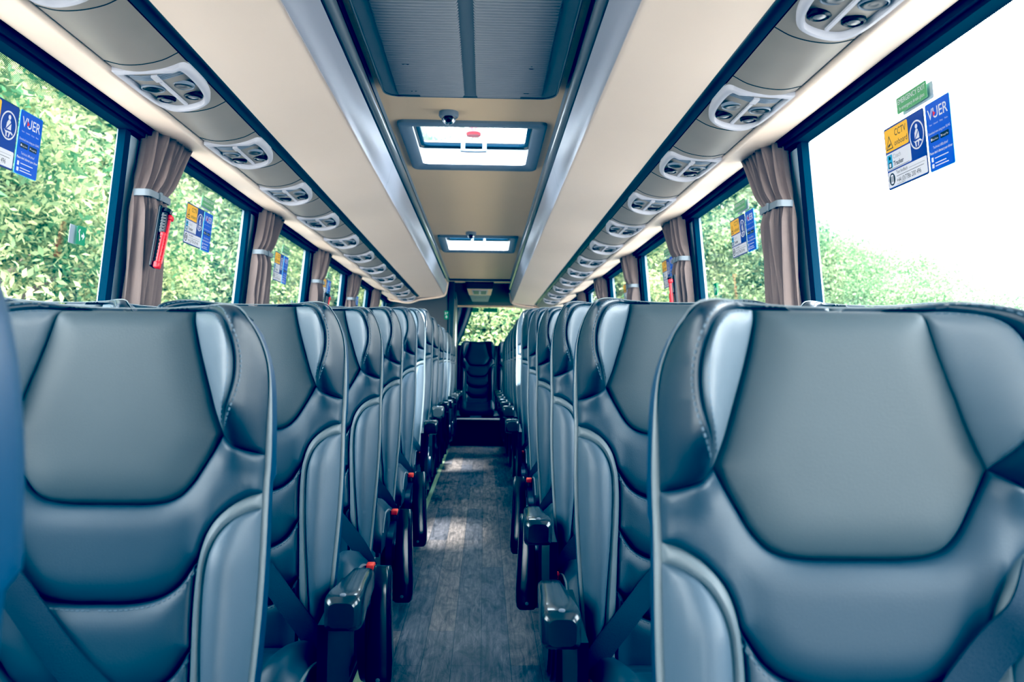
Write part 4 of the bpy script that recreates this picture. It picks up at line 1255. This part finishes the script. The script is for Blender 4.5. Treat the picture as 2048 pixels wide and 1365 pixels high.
FOL = {'b0': foliage_mesh('crown', 1, M['leaf_bright'], 2.2, 2.4, 3.2, 120, 760, .042), 'b1': foliage_mesh('crown', 2, M['leaf_bright'], 2.4, 2.2, 3.0, 110, 800, .042),
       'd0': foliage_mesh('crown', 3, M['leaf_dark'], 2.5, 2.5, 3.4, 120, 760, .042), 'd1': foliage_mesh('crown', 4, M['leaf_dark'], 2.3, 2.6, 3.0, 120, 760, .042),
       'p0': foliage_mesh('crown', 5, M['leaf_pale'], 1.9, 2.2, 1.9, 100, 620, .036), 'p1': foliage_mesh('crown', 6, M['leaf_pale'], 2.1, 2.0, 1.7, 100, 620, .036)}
TR = trunk_mesh(5.5)
def tree(kind, x, y, zc, sc, rz, label, group):
    o = empty('tree', (x, y, -1.35), rz)
    cr_ = mesh_obj('crown', FOL[kind], o); cr_.location = (0,0,zc+1.35); cr_.scale = (sc,sc,sc)
    tk = mesh_obj('trunk', TR, o); f = max(.3,(zc+1.35+.3*sc)/5.5); tk.scale = (f,f,f)
    prop(o, label, 'tree', group)
rt = random.Random(3)
nl = 0
for row, (x, dx) in enumerate(((-6.2, .5), (-10.0, .8))):
    for k, y in enumerate(np.arange(8.0, 46, 3.4)):
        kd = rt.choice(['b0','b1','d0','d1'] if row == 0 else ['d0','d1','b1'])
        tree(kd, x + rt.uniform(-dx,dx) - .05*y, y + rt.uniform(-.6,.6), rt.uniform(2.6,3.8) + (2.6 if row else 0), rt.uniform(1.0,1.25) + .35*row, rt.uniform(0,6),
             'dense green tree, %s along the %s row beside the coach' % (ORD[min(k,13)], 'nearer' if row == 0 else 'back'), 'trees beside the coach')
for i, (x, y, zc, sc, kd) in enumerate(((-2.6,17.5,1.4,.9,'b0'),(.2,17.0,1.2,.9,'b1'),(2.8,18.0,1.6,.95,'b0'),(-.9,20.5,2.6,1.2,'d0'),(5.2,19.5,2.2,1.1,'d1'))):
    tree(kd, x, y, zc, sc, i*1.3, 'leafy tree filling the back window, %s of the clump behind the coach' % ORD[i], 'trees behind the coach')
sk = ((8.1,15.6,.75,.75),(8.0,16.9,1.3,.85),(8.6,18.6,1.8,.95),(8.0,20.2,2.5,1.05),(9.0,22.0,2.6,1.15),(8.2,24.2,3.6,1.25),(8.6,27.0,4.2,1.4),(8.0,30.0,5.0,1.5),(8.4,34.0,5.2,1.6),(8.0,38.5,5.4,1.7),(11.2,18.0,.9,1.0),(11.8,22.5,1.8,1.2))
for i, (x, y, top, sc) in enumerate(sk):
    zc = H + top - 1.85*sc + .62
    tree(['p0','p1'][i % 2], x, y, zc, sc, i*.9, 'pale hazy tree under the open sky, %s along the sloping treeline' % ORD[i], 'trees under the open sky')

# ------------------------------------------------------------------ light, sky, camera
wd = bpy.data.worlds.new('sky'); SC.world = wd; wd.use_nodes = True
nt = wd.node_tree; bg = nt.nodes['Background']
tc = nt.nodes.new('ShaderNodeTexCoord'); sp = nt.nodes.new('ShaderNodeSeparateXYZ'); rp = nt.nodes.new('ShaderNodeValToRGB')
rp.color_ramp.elements[0].position = .0; rp.color_ramp.elements[0].color = (1.0, .985, .96, 1)
rp.color_ramp.elements[1].position = .9; rp.color_ramp.elements[1].color = (.72, .86, 1.0, 1)
nt.links.new(tc.outputs['Generated'], sp.inputs['Vector']); nt.links.new(sp.outputs['Z'], rp.inputs['Fac']); nt.links.new(rp.outputs['Color'], bg.inputs['Color'])
bg.inputs['Strength'].default_value = 3.6
sd = bpy.data.lights.new('sun', 'SUN'); sd.energy = 5.0; sd.angle = math.radians(9); sd.color = (1, .95, .85)
so = bpy.data.objects.new('sun', sd); COL.objects.link(so)
so.rotation_euler = Vector((-.12, .52, -.85)).to_track_quat('-Z', 'Y').to_euler()

# added spot lamp outside, standing in for a sun shaft on a far seat
pd = bpy.data.lights.new('sun_gap', 'SPOT'); pd.energy = 3000; pd.spot_size = math.radians(6.5); pd.spot_blend = .35; pd.shadow_soft_size = .05; pd.color = (1, .96, .90)
po = bpy.data.objects.new('sun_gap', pd); COL.objects.link(po); po.location = (-4.2, 3.2, 2.7)
po.rotation_euler = (Vector((.215, 5.60, 1.22)) - Vector(po.location)).to_track_quat('-Z', 'Y').to_euler()

F = 1768.0
cam = bpy.data.cameras.new('camera'); cam.sensor_width = 36; cam.lens = 36*F/2048; cam.clip_start = .02; cam.clip_end = 300
co = bpy.data.objects.new('camera', cam); COL.objects.link(co)
yc = Vector(((969-1024)/F, -(735-682.5)/F, -1)).normalized()
up = Vector((math.sin(.0122), math.cos(.0122), 0)); zc = (up - yc*up.dot(yc)).normalized(); xc = yc.cross(zc)
R = Matrix((xc, yc, zc))
co.matrix_world = Matrix.Translation((0, 0, H)) @ R.to_4x4()
cam.dof.use_dof = True; cam.dof.focus_distance = 2.6; cam.dof.aperture_fstop = 5.6
SC.camera = co
SC.view_settings.view_transform = 'Standard'
SC.view_settings.look = 'None'
SC.view_settings.exposure = 2.0
SC.view_settings.use_curve_mapping = True
cmv = SC.view_settings.curve_mapping
cmv.black_level = (.012, .004, -.004)
cmv.update()
SC.cycles.use_denoising = True
SC.cycles.max_bounces = 10
SC.cycles.diffuse_bounces = 5
SC.cycles.transparent_max_bounces = 16
SC.cycles.sample_clamp_indirect = 8
